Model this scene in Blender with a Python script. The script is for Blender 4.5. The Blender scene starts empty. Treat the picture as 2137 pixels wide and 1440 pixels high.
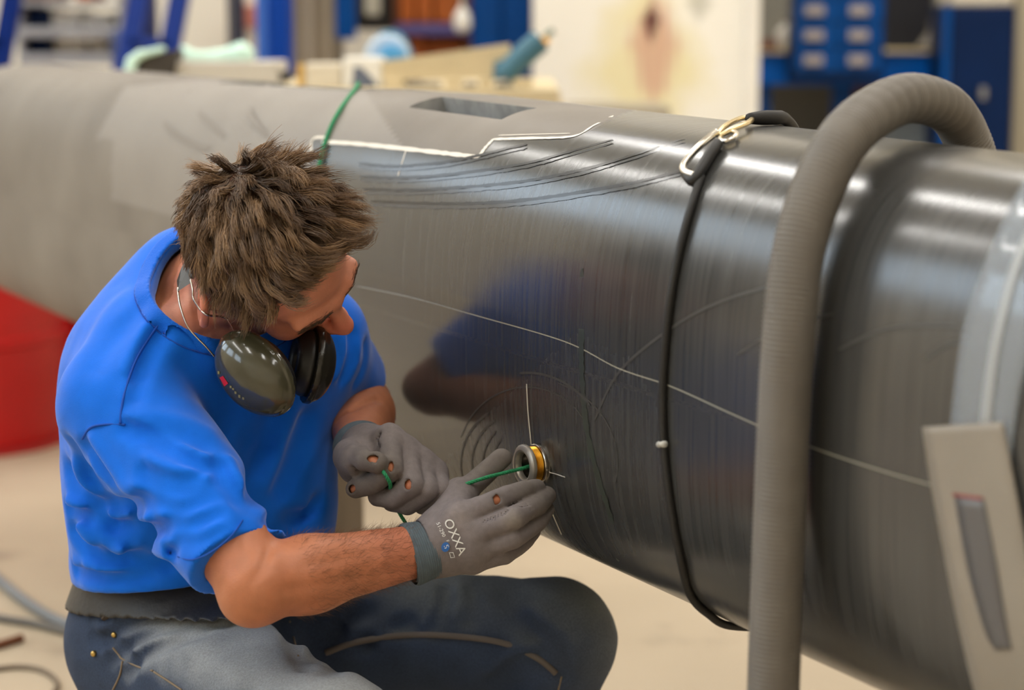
import bpy, bmesh, math, random
import numpy as np
from mathutils import Vector, Matrix
from mathutils.bvhtree import BVHTree

# ------------------------------------------------------------------ camera, world, light, exposure
scene = bpy.context.scene
col = scene.collection
LENS, EYE, PITCH = 70.0, 1.2, 0.1663
FPX = 2137 * LENS / 36.0
cam_data = bpy.data.cameras.new('camera')
cam_data.lens = LENS; cam_data.sensor_width = 36; cam_data.sensor_fit = 'HORIZONTAL'
cam_data.clip_start = 0.05; cam_data.clip_end = 60
cam = bpy.data.objects.new('camera', cam_data); col.objects.link(cam)
cam.location = (0, 0, EYE); cam.rotation_euler = (math.pi/2 - PITCH, 0, 0)
cam_data.dof.use_dof = True; cam_data.dof.focus_distance = 2.31; cam_data.dof.aperture_fstop = 2.8
scene.camera = cam
scene.view_settings.view_transform = 'Standard'; scene.view_settings.look = 'None'
scene.view_settings.gamma = 1.0; scene.view_settings.exposure = 0.0
scene.view_settings.use_curve_mapping = False

world = bpy.data.worlds.new('overcast_daylight'); scene.world = world
world.use_nodes = True
world.node_tree.nodes['Background'].inputs[0].default_value = (0.80, 0.90, 1.0, 1)
world.node_tree.nodes['Background'].inputs[1].default_value = 6.5

LAMPS = [  # ceiling strip lamps: x, y, length along y, power
    (-4.0, 1.2, 3.6, 46), (-1.9, 1.2, 3.6, 62), (0.6, 1.0, 3.6, 62), (2.9, 1.0, 3.6, 46),
    (-4.0, 6.0, 3.6, 84), (-1.4, 6.0, 3.6, 84), (1.2, 6.0, 3.6, 84), (3.6, 6.0, 3.6, 84),
]
LAMP_Z = 4.55
LAMP_COL = (1.0, 0.965, 0.92)

# ------------------------------------------------------------------ helpers
SP, CP = math.sin(PITCH), math.cos(PITCH)
RIGHT = np.array([1.0, 0, 0]); DOWN = np.array([0, -SP, -CP]); FWD = np.array([0, CP, -SP])
EYEP = np.array([0, 0, EYE])
def C2W(c):                      # camera-frame metres (right, down, away) -> world direction
    c = np.asarray(c, float); return c[..., 0:1]*RIGHT + c[..., 1:2]*DOWN + c[..., 2:3]*FWD
def W(px, py, d):                # a point of the photograph at depth d (metres) -> world
    return EYEP + C2W(np.array([(px-1068.5)/FPX*d, (py-720.0)/FPX*d, d]))
def PX(p):                       # world -> photograph pixels, depth
    q = np.asarray(p) - EYEP
    z = q @ FWD
    return 1068.5 + FPX*(q @ RIGHT)/z, 720 + FPX*(q @ DOWN)/z, z
def unit(v): v = np.asarray(v, float); return v/np.linalg.norm(v)
def frame(z, x=None):            # rotation matrix whose columns are axes; z given, x a hint
    z = unit(z); x = np.array([1.0, 0, 0]) if x is None else np.asarray(x, float)
    if abs(np.dot(unit(x), z)) > .97: x = np.array([0, 1.0, 0.2])
    x = unit(x - z*np.dot(x, z)); return np.stack([x, np.cross(z, x), z], 1)

def put(name, me, mat=None, parent=None, smooth=False):
    o = bpy.data.objects.new(name, me); col.objects.link(o)
    if mat is not None: me.materials.append(mat)
    if parent is not None: o.parent = parent
    if smooth:
        me.polygons.foreach_set('use_smooth', np.ones(len(me.polygons), bool))
    return o
def mesh_np(name, V, Fq):
    me = bpy.data.meshes.new(name)
    V = np.asarray(V, np.float32); Fq = np.asarray(Fq, np.int32); k = Fq.shape[1]
    me.vertices.add(len(V)); me.vertices.foreach_set('co', V.ravel())
    me.loops.add(Fq.size); me.loops.foreach_set('vertex_index', Fq.ravel())
    me.polygons.add(len(Fq)); me.polygons.foreach_set('loop_start', np.arange(0, Fq.size, k, dtype=np.int32))
    me.update(calc_edges=True); me.validate(); return me
def mesh_py(name, V, Fs):
    me = bpy.data.meshes.new(name); me.from_pydata([tuple(map(float, v)) for v in V], [], [tuple(int(i) for i in f) for f in Fs]); me.update(); return me
def tag(o, label=None, cat=None, group=None, kind=None):
    if label: o['label'] = label
    if cat: o['category'] = cat
    if group: o['group'] = group
    if kind: o['kind'] = kind
    return o
def empty(name, loc=(0, 0, 0)):
    o = bpy.data.objects.new(name, None); col.objects.link(o); o.location = loc; o.empty_display_size = .05; return o

class MB:                        # collects simple shapes into one mesh, world coordinates
    def __init__(s): s.V = []; s.F = []
    def add(s, V, Fs):
        n = len(s.V); s.V += [tuple(map(float, v)) for v in V]; s.F += [tuple(int(i)+n for i in f) for f in Fs]; return s
    def box(s, c, h, R=None, bev=0.0):
        c = np.asarray(c, float); h = np.asarray(h, float); R = np.eye(3) if R is None else np.asarray(R)
        b = min(bev, .45*h.min())
        if b <= 0:
            V = [c + R @ (h*np.array(q)) for q in ((-1,-1,-1),(1,-1,-1),(1,1,-1),(-1,1,-1),(-1,-1,1),(1,-1,1),(1,1,1),(-1,1,1))]
            return s.add(V, [(0,3,2,1),(4,5,6,7),(0,1,5,4),(1,2,6,5),(2,3,7,6),(3,0,4,7)])
        bm = bmesh.new(); bmesh.ops.create_cube(bm, size=2)
        for v in bm.verts: v.co = Vector((v.co.x*h[0], v.co.y*h[1], v.co.z*h[2]))
        bmesh.ops.bevel(bm, geom=bm.edges[:], offset=b, segments=2, profile=.6, affect='EDGES', clamp_overlap=True)
        bm.verts.index_update()
        V = [c + R @ np.array(v.co) for v in bm.verts]; Fs = [tuple(v.index for v in f.verts) for f in bm.faces]; bm.free()
        return s.add(V, Fs)
    def tube(s, pts, r, n=10, closed=False, cap=True):
        V, Fs = tube_geo(pts, r, n, closed, cap); return s.add(V, Fs)
    def lathe(s, c, R, prof, n=32, cap=True, sx=1, sy=1):       # prof: (radius, height) along R's z
        c = np.asarray(c, float); V = []; Fs = []; m = len(prof)
        for (r, z) in prof:
            for k in range(n):
                a = 2*math.pi*k/n; V.append(c + R @ np.array([r*sx*math.cos(a), r*sy*math.sin(a), z]))
        for i in range(m-1):
            for k in range(n):
                k2 = (k+1) % n; Fs.append((i*n+k, i*n+k2, (i+1)*n+k2, (i+1)*n+k))
        if cap: Fs += [tuple(range(n))[::-1], tuple((m-1)*n+k for k in range(n))]
        return s.add(V, Fs)
    def prism(s, poly, R, c, t):                                 # polygon in R's xy, thickness t along R's z
        c = np.asarray(c, float); n = len(poly)
        V = [c + R @ np.array([x, y, -t/2]) for x, y in poly] + [c + R @ np.array([x, y, t/2]) for x, y in poly]
        Fs = [tuple(range(n))[::-1], tuple(range(n, 2*n))] + [(i, (i+1) % n, n+(i+1) % n, n+i) for i in range(n)]
        return s.add(V, Fs)
    def build(s, name, mat, parent=None, smooth=False, angle=None):
        me = mesh_py(name, s.V, s.F); o = put(name, me, mat, parent, smooth)
        if angle:
            me.polygons.foreach_set('use_smooth', np.ones(len(me.polygons), bool))
            me.set_sharp_from_angle(angle=math.radians(angle))
        return o
def smooth_path(pts, n=8, closed=False):                         # Catmull-Rom
    P = np.asarray(pts, float); m = len(P); out = []
    if m < 3: 
        return np.array([P[0]+(P[-1]-P[0])*t for t in np.linspace(0, 1, n+1)])
    for i in range(m if closed else m-1):
        if closed: p0, p1, p2, p3 = P[(i-1) % m], P[i], P[(i+1) % m], P[(i+2) % m]
        else: p0, p1, p2, p3 = P[max(i-1, 0)], P[i], P[i+1], P[min(i+2, m-1)]
        for k in range(n):
            t = k/n; out.append(.5*((2*p1)+(-p0+p2)*t+(2*p0-5*p1+4*p2-p3)*t*t+(-p0+3*p1-3*p2+p3)*t**3))
    if not closed: out.append(P[-1])
    return np.array(out)
def tube_geo(pts, r, n=10, closed=False, cap=True):
    P = np.asarray(pts, float); m = len(P); r = np.broadcast_to(np.asarray(r, float), (m,))
    T = np.roll(P, -1, 0) - np.roll(P, 1, 0) if closed else np.gradient(P, axis=0)
    T /= np.linalg.norm(T, axis=1)[:, None] + 1e-12
    x = np.cross(T[0], [0, 0, 1.0]); 
    if np.linalg.norm(x) < 1e-3: x = np.cross(T[0], [0, 1.0, 0])
    x = unit(x); V = []; an = 2*np.pi*np.arange(n)/n
    for i in range(m):
        x = unit(x - T[i]*np.dot(x, T[i])); y = np.cross(T[i], x)
        V += list(P[i] + r[i]*(np.cos(an)[:, None]*x + np.sin(an)[:, None]*y))
    Fs = []
    for i in range(m if closed else m-1):
        j = (i+1) % m
        for k in range(n): k2 = (k+1) % n; Fs.append((i*n+k, i*n+k2, j*n+k2, j*n+k))
    if cap and not closed: Fs += [tuple(range(n))[::-1], tuple((m-1)*n+k for k in range(n))]
    return V, Fs

# ------------------------------------------------------------------ materials
def mat(name, color, rough=.5, metal=0.0, var=0.0, vscale=6.0, bump=0.0, bscale=60.0, coat=0.0, spec=.5, attr=None,
        alpha=None, trans=0.0, sss=0.0, sheen=0.0, color2=None, stretch=None, detail=4.0, rvar=0.0):
    m = bpy.data.materials.new(name); m.use_nodes = True; nt = m.node_tree; N = nt.nodes; L = nt.links
    b = N['Principled BSDF']; b.inputs['Base Color'].default_value = (*color, 1)
    b.inputs['Roughness'].default_value = rough; b.inputs['Metallic'].default_value = metal
    b.inputs['Specular IOR Level'].default_value = spec; b.inputs['Coat Weight'].default_value = coat
    b.inputs['Coat Roughness'].default_value = .08
    if trans: b.inputs['Transmission Weight'].default_value = trans
    if alpha is not None: b.inputs['Alpha'].default_value = alpha
    if sheen: b.inputs['Sheen Weight'].default_value = sheen; b.inputs['Sheen Roughness'].default_value = .4
    if sss:
        b.inputs['Subsurface Weight'].default_value = sss
        b.inputs['Subsurface Radius'].default_value = (1.0, .35, .2); b.inputs['Subsurface Scale'].default_value = .006
    tc = N.new('ShaderNodeTexCoord'); vec = tc.outputs['Object']
    if stretch:
        mp = N.new('ShaderNodeMapping'); mp.inputs['Scale'].default_value = stretch; L.new(vec, mp.inputs[0]); vec = mp.outputs[0]
    src = None
    if attr:
        at = N.new('ShaderNodeAttribute'); at.attribute_name = attr; src = at.outputs['Color']
    if var or color2:
        nz = N.new('ShaderNodeTexNoise'); nz.inputs['Scale'].default_value = vscale; nz.inputs['Detail'].default_value = detail
        L.new(vec, nz.inputs['Vector'])
        mx = N.new('ShaderNodeMix'); mx.data_type = 'RGBA'
        rp = N.new('ShaderNodeMapRange'); rp.inputs[1].default_value = .32; rp.inputs[2].default_value = .68; L.new(nz.outputs[0], rp.inputs[0]); L.new(rp.outputs[0], mx.inputs[0])
        if color2:
            mx.inputs[6].default_value = (*color, 1); mx.inputs[7].default_value = (*color2, 1); src = mx.outputs[2]
        elif src is not None:
            mx.blend_type = 'MIX'; h = N.new('ShaderNodeMix'); h.data_type = 'RGBA'; h.blend_type = 'MULTIPLY'; h.inputs[0].default_value = 1
            mx.inputs[6].default_value = (1-var, 1-var, 1-var, 1); mx.inputs[7].default_value = (1+var, 1+var, 1+var, 1)
            L.new(src, h.inputs[6]); L.new(mx.outputs[2], h.inputs[7]); src = h.outputs[2]
        else:
            c = np.array(color); mx.inputs[6].default_value = (*np.clip(c*(1-var), 0, 1), 1); mx.inputs[7].default_value = (*np.clip(c*(1+var), 0, 1), 1); src = mx.outputs[2]
        if rvar:
            rr = N.new('ShaderNodeMapRange'); rr.inputs[3].default_value = max(0.02, rough-rvar); rr.inputs[4].default_value = rough+rvar
            L.new(nz.outputs[0], rr.inputs[0]); L.new(rr.outputs[0], b.inputs['Roughness'])
    if src is not None: L.new(src, b.inputs['Base Color'])
    if bump:
        nb = N.new('ShaderNodeTexNoise'); nb.inputs['Scale'].default_value = bscale; nb.inputs['Detail'].default_value = 3; L.new(vec, nb.inputs['Vector'])
        bp = N.new('ShaderNodeBump'); bp.inputs['Strength'].default_value = bump; bp.inputs['Distance'].default_value = .002
        L.new(nb.outputs[0], bp.inputs['Height']); L.new(bp.outputs[0], b.inputs['Normal'])
    return m
def srgb(r, g, b):
    return tuple(((c/255)/12.92 if c/255 <= .04045 else ((c/255+.055)/1.055)**2.4) for c in (r, g, b))
def vcol(me, name, C):           # per-vertex colour
    a = me.color_attributes.new(name, 'FLOAT_COLOR', 'POINT'); C = np.asarray(C, np.float32)
    if C.shape[1] == 3: C = np.concatenate([C, np.ones((len(C), 1), np.float32)], 1)
    a.data.foreach_set('color', C.ravel())

# ------------------------------------------------------------------ signed distance shapes -> mesh
def smin(a, b, k):
    if k <= 0: return np.minimum(a, b)
    h = np.maximum(k-np.abs(a-b), 0)/k; return np.minimum(a, b)-h*h*k*.25
class Prim:
    def __init__(s, f, lo, hi): s.f = f; s.lo = lo; s.hi = hi
def cone(a, b, r1, r2):
    a = np.asarray(a, float); b = np.asarray(b, float); ba = b-a; l2 = ba @ ba; rr = r1-r2
    def f(P):
        pa = P-a; h = np.clip((pa @ ba)/max(l2, 1e-9), 0, 1)
        return np.linalg.norm(pa-h[:, None]*ba, axis=1)-(r1-rr*h)
    m = max(r1, r2); return Prim(f, np.minimum(a, b)-m, np.maximum(a, b)+m)
def ell(c, r, R=None):
    c = np.asarray(c, float); r = np.asarray(r, float); R = np.eye(3) if R is None else np.asarray(R)
    def f(P):
        q = (P-c) @ R; k0 = np.linalg.norm(q/r, axis=1); k1 = np.linalg.norm(q/(r*r), axis=1)
        return k0*(k0-1)/np.maximum(k1, 1e-6)
    m = np.abs(R) @ r; return Prim(f, c-m, c+m)
def rbox(c, h, R=None, rd=.005):
    c = np.asarray(c, float); h = np.asarray(h, float)-rd; R = np.eye(3) if R is None else np.asarray(R)
    def f(P):
        q = np.abs((P-c) @ R)-h
        return np.linalg.norm(np.maximum(q, 0), axis=1)+np.minimum(q.max(1), 0)-rd
    m = np.abs(R) @ (h+rd); return Prim(f, c-m, c+m)
def torus(c, R, ra, rb, r, off=0):          # elliptical ring in R's xy plane
    c = np.asarray(c, float)
    def f(P):
        q = (P-c) @ R; k = np.hypot(q[:, 0]/ra, q[:, 1]/rb)+1e-9
        d = (k-1)*np.hypot(q[:, 0], q[:, 1])/k
        return np.hypot(d, q[:, 2])-r
    m = max(ra, rb)+r; return Prim(f, c-m, c+m)
def chain(pts, rs):                          # polyline capsule
    ps = [cone(pts[i], pts[i+1], rs[i], rs[i+1]) for i in range(len(pts)-1)]
    def f(P):
        d = ps[0].f(P)
        for q in ps[1:]: d = np.minimum(d, q.f(P))
        return d
    return Prim(f, np.min([q.lo for q in ps], 0), np.max([q.hi for q in ps], 0))
class SDF:
    def __init__(s): s.ops = []; s.lo = np.full(3, 9.); s.hi = np.full(3, -9.)
    def u(s, prim, k=.02): s.ops.append(('u', prim, k)); s.lo = np.minimum(s.lo, prim.lo-.03); s.hi = np.maximum(s.hi, prim.hi+.03); return s
    def cut(s, prim, k=.004): s.ops.append(('s', prim, k)); return s
    def plane(s, c, n, k=.003): s.ops.append(('p', (np.asarray(c, float), unit(n)), k)); return s   # removes the side n points to
    def groove(s, pts, r, depth, k=.012):    # a crease pressed along a line lying on the surface
        s.ops.append(('g', chain(pts, [r]*len(pts)), (r, depth))); return s
    def ridge(s, pts, r, h): return s.groove(pts, r, -h)
    def disp(s, f): s.ops.append(('d', f, 0)); return s
    def sub(s, other, off, k=.0): s.ops.append(('o', other, (off, k))); return s
    def __call__(s, P, M=.075):
        P = np.asarray(P, float); d = np.full(len(P), .5)
        for op, pr, k in s.ops:
            if op == 'd': d = d+pr(P, d); continue
            if op == 'p':
                q = (P-pr[0]) @ pr[1]; d = -smin(-d, -q, k) if k else np.maximum(d, q); continue
            if op == 'o':
                q = pr(P)+k[0]; d = np.maximum(d, -q); continue
            m = np.all((P > pr.lo-M) & (P < pr.hi+M), axis=1)
            if not m.any(): continue
            q = pr.f(P[m]); dm = d[m]
            if op == 'u': d[m] = smin(dm, q, k)
            elif op == 's': d[m] = -smin(-dm, q, k)
            elif op == 'g':
                r, dep = k; x = np.clip((q+r)/r, 0, 3)     # 0 on the line
                d[m] = dm+dep*np.exp(-x*x*1.6)
        return d
def sparse_net(f, lo, hi, h, B=8):
    lo = np.asarray(lo, float); nb = np.ceil((np.asarray(hi)-lo)/(h*B)).astype(int)
    g = np.stack(np.meshgrid(*[np.arange(n) for n in nb], indexing='ij'), -1).reshape(-1, 3)
    d = f(lo+(g+.5)*h*B); g = g[np.abs(d) < h*B*1.25]
    S = nb*B+2; key = lambda I: (I[..., 0]*S[1]+I[..., 1])*S[2]+I[..., 2]
    o = np.stack(np.meshgrid(*[np.arange(B+1)]*3, indexing='ij'), -1)
    I = (g*B)[:, None, None, None, :]+o[None]
    K = key(I); uk, inv = np.unique(K.ravel(), return_inverse=True)
    iz = uk % S[2]; iy = (uk//S[2]) % S[1]; ix = uk//(S[2]*S[1])
    vals = f(lo+np.stack([ix, iy, iz], 1)*h)
    D = vals[inv].reshape(K.shape)
    cs = [D[:, a:B+a, b:B+b, c:B+c] for a in (0, 1) for b in (0, 1) for c in (0, 1)]
    sg = sum((c < 0).astype(np.int8) for c in cs); act = (sg > 0) & (sg < 8)
    Ia = I[:, :B, :B, :B][act]; c8 = np.stack([c[act] for c in cs], 1)
    offs = np.array([(a, b, c) for a in (0, 1) for b in (0, 1) for c in (0, 1)], float)
    acc = np.zeros((len(Ia), 3)); cnt = np.zeros(len(Ia))
    for i in range(8):
        for bit in (4, 2, 1):
            j = i | bit
            if j == i: continue
            a, b = c8[:, i], c8[:, j]; m = (a < 0) != (b < 0)
            t = np.where(m, a/np.where(m, a-b, 1), 0)
            acc[m] += (offs[i]+(offs[j]-offs[i])*t[:, None])[m]; cnt += m
    V = lo+(Ia+acc/cnt[:, None])*h
    ck = key(Ia); so = np.argsort(ck); cks = ck[so]
    def find(J):
        q = key(J); p = np.clip(np.searchsorted(cks, q), 0, len(cks)-1); return np.where(cks[p] == q, so[p], -1)
    Fs = []
    st = c8[:, 0] < 0
    for ax, ci in ((0, 4), (1, 2), (2, 1)):
        m = st != (c8[:, ci] < 0)
        b, c = [(1, 2), (2, 0), (0, 1)][ax]
        J = Ia[m]; eb = np.zeros(3, int); eb[b] = 1; ec = np.zeros(3, int); ec[c] = 1
        q = np.stack([np.nonzero(m)[0], find(J-eb), find(J-eb-ec), find(J-ec)], 1)
        fl = ~st[m]; q[fl] = q[fl][:, ::-1]
        Fs.append(q[(q >= 0).all(1)])
    return V, np.concatenate(Fs)
def sdf_mesh(name, f, h, lo=None, hi=None, relax=1):
    V, Fq = sparse_net(f, f.lo if lo is None else lo, f.hi if hi is None else hi, h)
    for _ in range(relax):                    # light smoothing of the net
        E = np.concatenate([Fq[:, [0, 1]], Fq[:, [1, 2]], Fq[:, [2, 3]], Fq[:, [3, 0]]])
        s = np.zeros_like(V); n = np.zeros(len(V))
        for a, b in ((0, 1), (1, 0)):
            for c in range(3): s[:, c] += np.bincount(E[:, a], V[E[:, b], c], len(V))
            n += np.bincount(E[:, a], minlength=len(V))
        V = V*.5+.5*s/np.maximum(n, 1)[:, None]
    return mesh_np(name, V, Fq)
def cast(f, pts, d0=1.7, d1=3.4, n=0, lift=0.0, step=.009, keep=False):   # first surface met along the lines of sight through photo points
    pts = np.asarray(pts, float).reshape(-1, 2); m = len(pts)
    A = np.array([W(x, y, 1.0)-EYEP for x, y in pts]); ts = np.arange(d0, d1, step); hit = np.full(m, np.nan); prev = np.full(m, d0)
    act = np.arange(m)
    for c in range(0, len(ts), 24):               # march in slices
        tc = ts[c:c+24]; P = EYEP+A[act][:, None, :]*tc[None, :, None]; d = f(P.reshape(-1, 3)).reshape(len(act), len(tc)); ins = d < 0; any_ = ins.any(1); k = ins.argmax(1)
        for q in np.nonzero(any_)[0]: hit[act[q]] = tc[k[q]]
        act = act[~any_]
        if len(act) == 0: break
    ok = ~np.isnan(hit); lo_ = hit[ok]-step; hi_ = hit[ok].copy(); Ao = A[ok]
    if ok.any():
        for _ in range(9):
            md = (lo_+hi_)/2; ins = f(EYEP+Ao*md[:, None]) < 0; hi_ = np.where(ins, md, hi_); lo_ = np.where(ins, lo_, md)
    p = EYEP+Ao*hi_[:, None]
    if lift and len(p):
        e = 2e-3; g = np.stack([f(p+v)-f(p-v) for v in np.eye(3)*e], 1); p = p+g/(np.linalg.norm(g, axis=1)[:, None]+1e-9)*lift
    if keep: out = np.full((m, 3), np.nan); out[ok] = p; return out
    return p
def vnoise(P, seed=0):           # smooth value noise, numpy
    P = np.asarray(P, float); I = np.floor(P).astype(np.int64); t = P-I; t = t*t*(3-2*t); out = 0
    for a in (0, 1):
        for b in (0, 1):
            for c in (0, 1):
                h = (I[:, 0]+a)*374761393+(I[:, 1]+b)*668265263+(I[:, 2]+c)*2147483647+seed*974711
                h = (h ^ (h >> 13))*1274126177; h = (h ^ (h >> 16)) & 0xffff
                w = (t[:, 0] if a else 1-t[:, 0])*(t[:, 1] if b else 1-t[:, 1])*(t[:, 2] if c else 1-t[:, 2])
                out = out+w*(h/65535.0)
    return out*2-1
# ------------------------------------------------------------------ the hall
def floor_mat():
    m = mat('floor_concrete', srgb(182, 166, 142), .55, var=.10, vscale=1.1, rvar=.12, bump=.08, bscale=40)
    nt = m.node_tree; N = nt.nodes; L = nt.links; b = N['Principled BSDF']
    src = b.inputs['Base Color'].links[0].from_socket
    tc = N.new('ShaderNodeTexCoord'); n2 = N.new('ShaderNodeTexNoise'); n2.inputs['Scale'].default_value = 3.1; n2.inputs['Detail'].default_value = 5
    L.new(tc.outputs['Object'], n2.inputs['Vector'])
    r = N.new('ShaderNodeMapRange'); r.inputs[1].default_value = .60; r.inputs[2].default_value = .78; L.new(n2.outputs[0], r.inputs[0])
    mx = N.new('ShaderNodeMix'); mx.data_type = 'RGBA'; mx.inputs[7].default_value = (*srgb(132, 118, 102), 1)
    L.new(r.outputs[0], mx.inputs[0]); L.new(src, mx.inputs[6]); L.new(mx.outputs[2], b.inputs['Base Color']); return m
WALL_Y, LEFT_X, RIGHT_X, CEIL_Z = 8.9, -6.0, 5.5, 4.8
M_floor = floor_mat()
M_cream = mat('wall_cream_paint', srgb(240, 232, 214), .75, var=.05, vscale=1.6, bump=.05, bscale=30)
M_grey_wall = mat('wall_grey_paint', srgb(122, 120, 112), .8, var=.08, vscale=2)
M_ceil = mat('ceiling_panel', srgb(225, 222, 214), .8, var=.03, vscale=2)
def struct(o): o['kind'] = 'structure'; return o
struct(MB().box((-.25, 3.0, -.05), (5.75, 6.0, .05)).build('floor', M_floor))
struct(MB().box((-.25, WALL_Y+.06, 2.4), (5.75, .06, 2.4)).build('wall_back', M_cream))
struct(MB().box((-.25, 2.95, CEIL_Z+.05), (5.75, 6.0, .05)).build('ceiling', M_ceil))
struct(MB().box((RIGHT_X+.06, 3.0, 2.4), (.06, 6.0, 2.4)).build('wall_right', M_cream))
mb = MB()                                      # left wall with a row of high windows
mb.box((LEFT_X-.06, 3.0, 1.25), (.06, 6.0, 1.25)).box((LEFT_X-.06, 3.0, 4.5), (.06, 6.0, .3))
win = [(-2.2, -.2), (.4, 2.4), (3.0, 5.0), (5.6, 7.6)]
edges = [-3.0] + [e for w in win for e in w] + [9.0]
for i in range(0, len(edges), 2):
    mb.box((LEFT_X-.06, (edges[i]+edges[i+1])/2, 3.35), (.06, (edges[i+1]-edges[i])/2, .85))
struct(mb.build('wall_left', M_cream))
M_wframe = mat('window_frame_paint', srgb(200, 200, 196), .5)
def pane_mat():
    m = bpy.data.materials.new('window_glass'); m.use_nodes = True; N = m.node_tree.nodes; L = m.node_tree.links; N.remove(N['Principled BSDF'])
    t = N.new('ShaderNodeBsdfTransparent'); t.inputs[0].default_value = (.93, .97, 1, 1); g = N.new('ShaderNodeBsdfGlossy'); g.inputs['Roughness'].default_value = .02; x = N.new('ShaderNodeMixShader'); x.inputs[0].default_value = .07
    L.new(t.outputs[0], x.inputs[1]); L.new(g.outputs[0], x.inputs[2]); L.new(x.outputs[0], N['Material Output'].inputs[0]); return m
M_glass = pane_mat()
for i, (y0, y1) in enumerate(win):
    w = MB()
    for y in (y0+.03, (y0+y1)/2, y1-.03): w.box((LEFT_X-.06, y, 3.35), (.035, .03, .84))
    for z in (2.53, 4.17): w.box((LEFT_X-.06, (y0+y1)/2, z), (.035, (y1-y0)/2, .03))
    wo = struct(w.build('window_%d' % (i+1), M_wframe))
    for s in (0, 1):
        ya, yb = (y0, (y0+y1)/2) if s == 0 else ((y0+y1)/2, y1)
        MB().box((LEFT_X-.06, (ya+yb)/2, 3.35), (.004, (yb-ya)/2-.03, .79)).build('pane', M_glass, wo)
struct(MB().box((-.25, -3.06, 2.4), (5.75, .06, 2.4)).build('wall_front', M_cream))
struct(MB().box((-.25, WALL_Y-.012, .06), (5.7, .012, .06)).build('baseboard_back', mat('baseboard_paint', srgb(110, 104, 96), .6)))

M_housing = mat('lamp_housing', srgb(215, 215, 210), .4)
for i, (x, y, ln, pw) in enumerate(LAMPS):
    t = empty('ceiling_lamp', (x, y, LAMP_Z))
    row = 'front' if y < 3 else 'rear'; side = ['far left', 'centre left', 'centre right', 'far right'][i % 4]
    tag(t, 'long white strip lamp hung under the ceiling, %s of the %s row' % (side, row), 'lamp', 'ceiling strip lamps')
    h = MB().box((0, 0, .05), (.26, ln/2+.03, .04), bev=.01); h.build('housing', M_housing, t)
    for e in (-1, 1): MB().box((0, e*ln*.3, .17), (.006, .006, .09)).build('hanger', M_housing, t)
    ld = bpy.data.lights.new('strip_light', 'AREA'); ld.shape = 'RECTANGLE'; ld.size = .44; ld.size_y = ln
    ld.energy = pw; ld.color = LAMP_COL
    lo = bpy.data.objects.new('strip_light', ld); col.objects.link(lo); lo.parent = t; lo.location = (0, 0, .005)

# ------------------------------------------------------------------ far side of the workshop (out of focus)
def wx(px, d): return (px-1068.5)/FPX*d
def wz(py, d): return W(1068, py, d)[2]
def wy(py, d): return W(1068, py, d)[1]
def slab(m, x0, x1, z0, z1, Y, th, bev=.006):      # box by photo columns at distance Y, from height z0 to z1
    a, b = wx(x0, Y), wx(x1, Y); m.box(((a+b)/2, Y+th/2, (z0+z1)/2), (abs(b-a)/2, th/2, (z1-z0)/2), bev=bev); return m
def hz(py, Y): return EYE - (py-24.2)/FPX*Y        # height of a photo row at distance Y
M_navy = mat('navy_paint', srgb(0, 30, 72), .45, spec=.15, var=.1, vscale=4)
M_blue = mat('blue_paint', srgb(0, 68, 138), .42, spec=.15, var=.07, vscale=4)
M_bright = mat('bright_blue_paint', srgb(0, 92, 188), .4, spec=.15, var=.05, vscale=4)
M_steel = mat('grey_steel', srgb(150, 150, 150), .4, metal=.6, var=.08)
M_dark = mat('dark_plastic', srgb(38, 37, 36), .5, var=.1)
M_white = mat('white_paint', srgb(236, 232, 222), .5, var=.04)
M_carton = mat('pale_carton', srgb(212, 202, 182), .8, var=.07, vscale=9)
M_wood = mat('pale_wood', srgb(208, 190, 152), .65, var=.1, vscale=7, stretch=(2, 2, 16))
M_orange = mat('orange_wood', srgb(188, 96, 22), .55, var=.18, vscale=5, stretch=(6, 6, 1))
M_brown = mat('brown_wood', srgb(104, 56, 22), .6, var=.15, vscale=5, stretch=(6, 6, 1))

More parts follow.
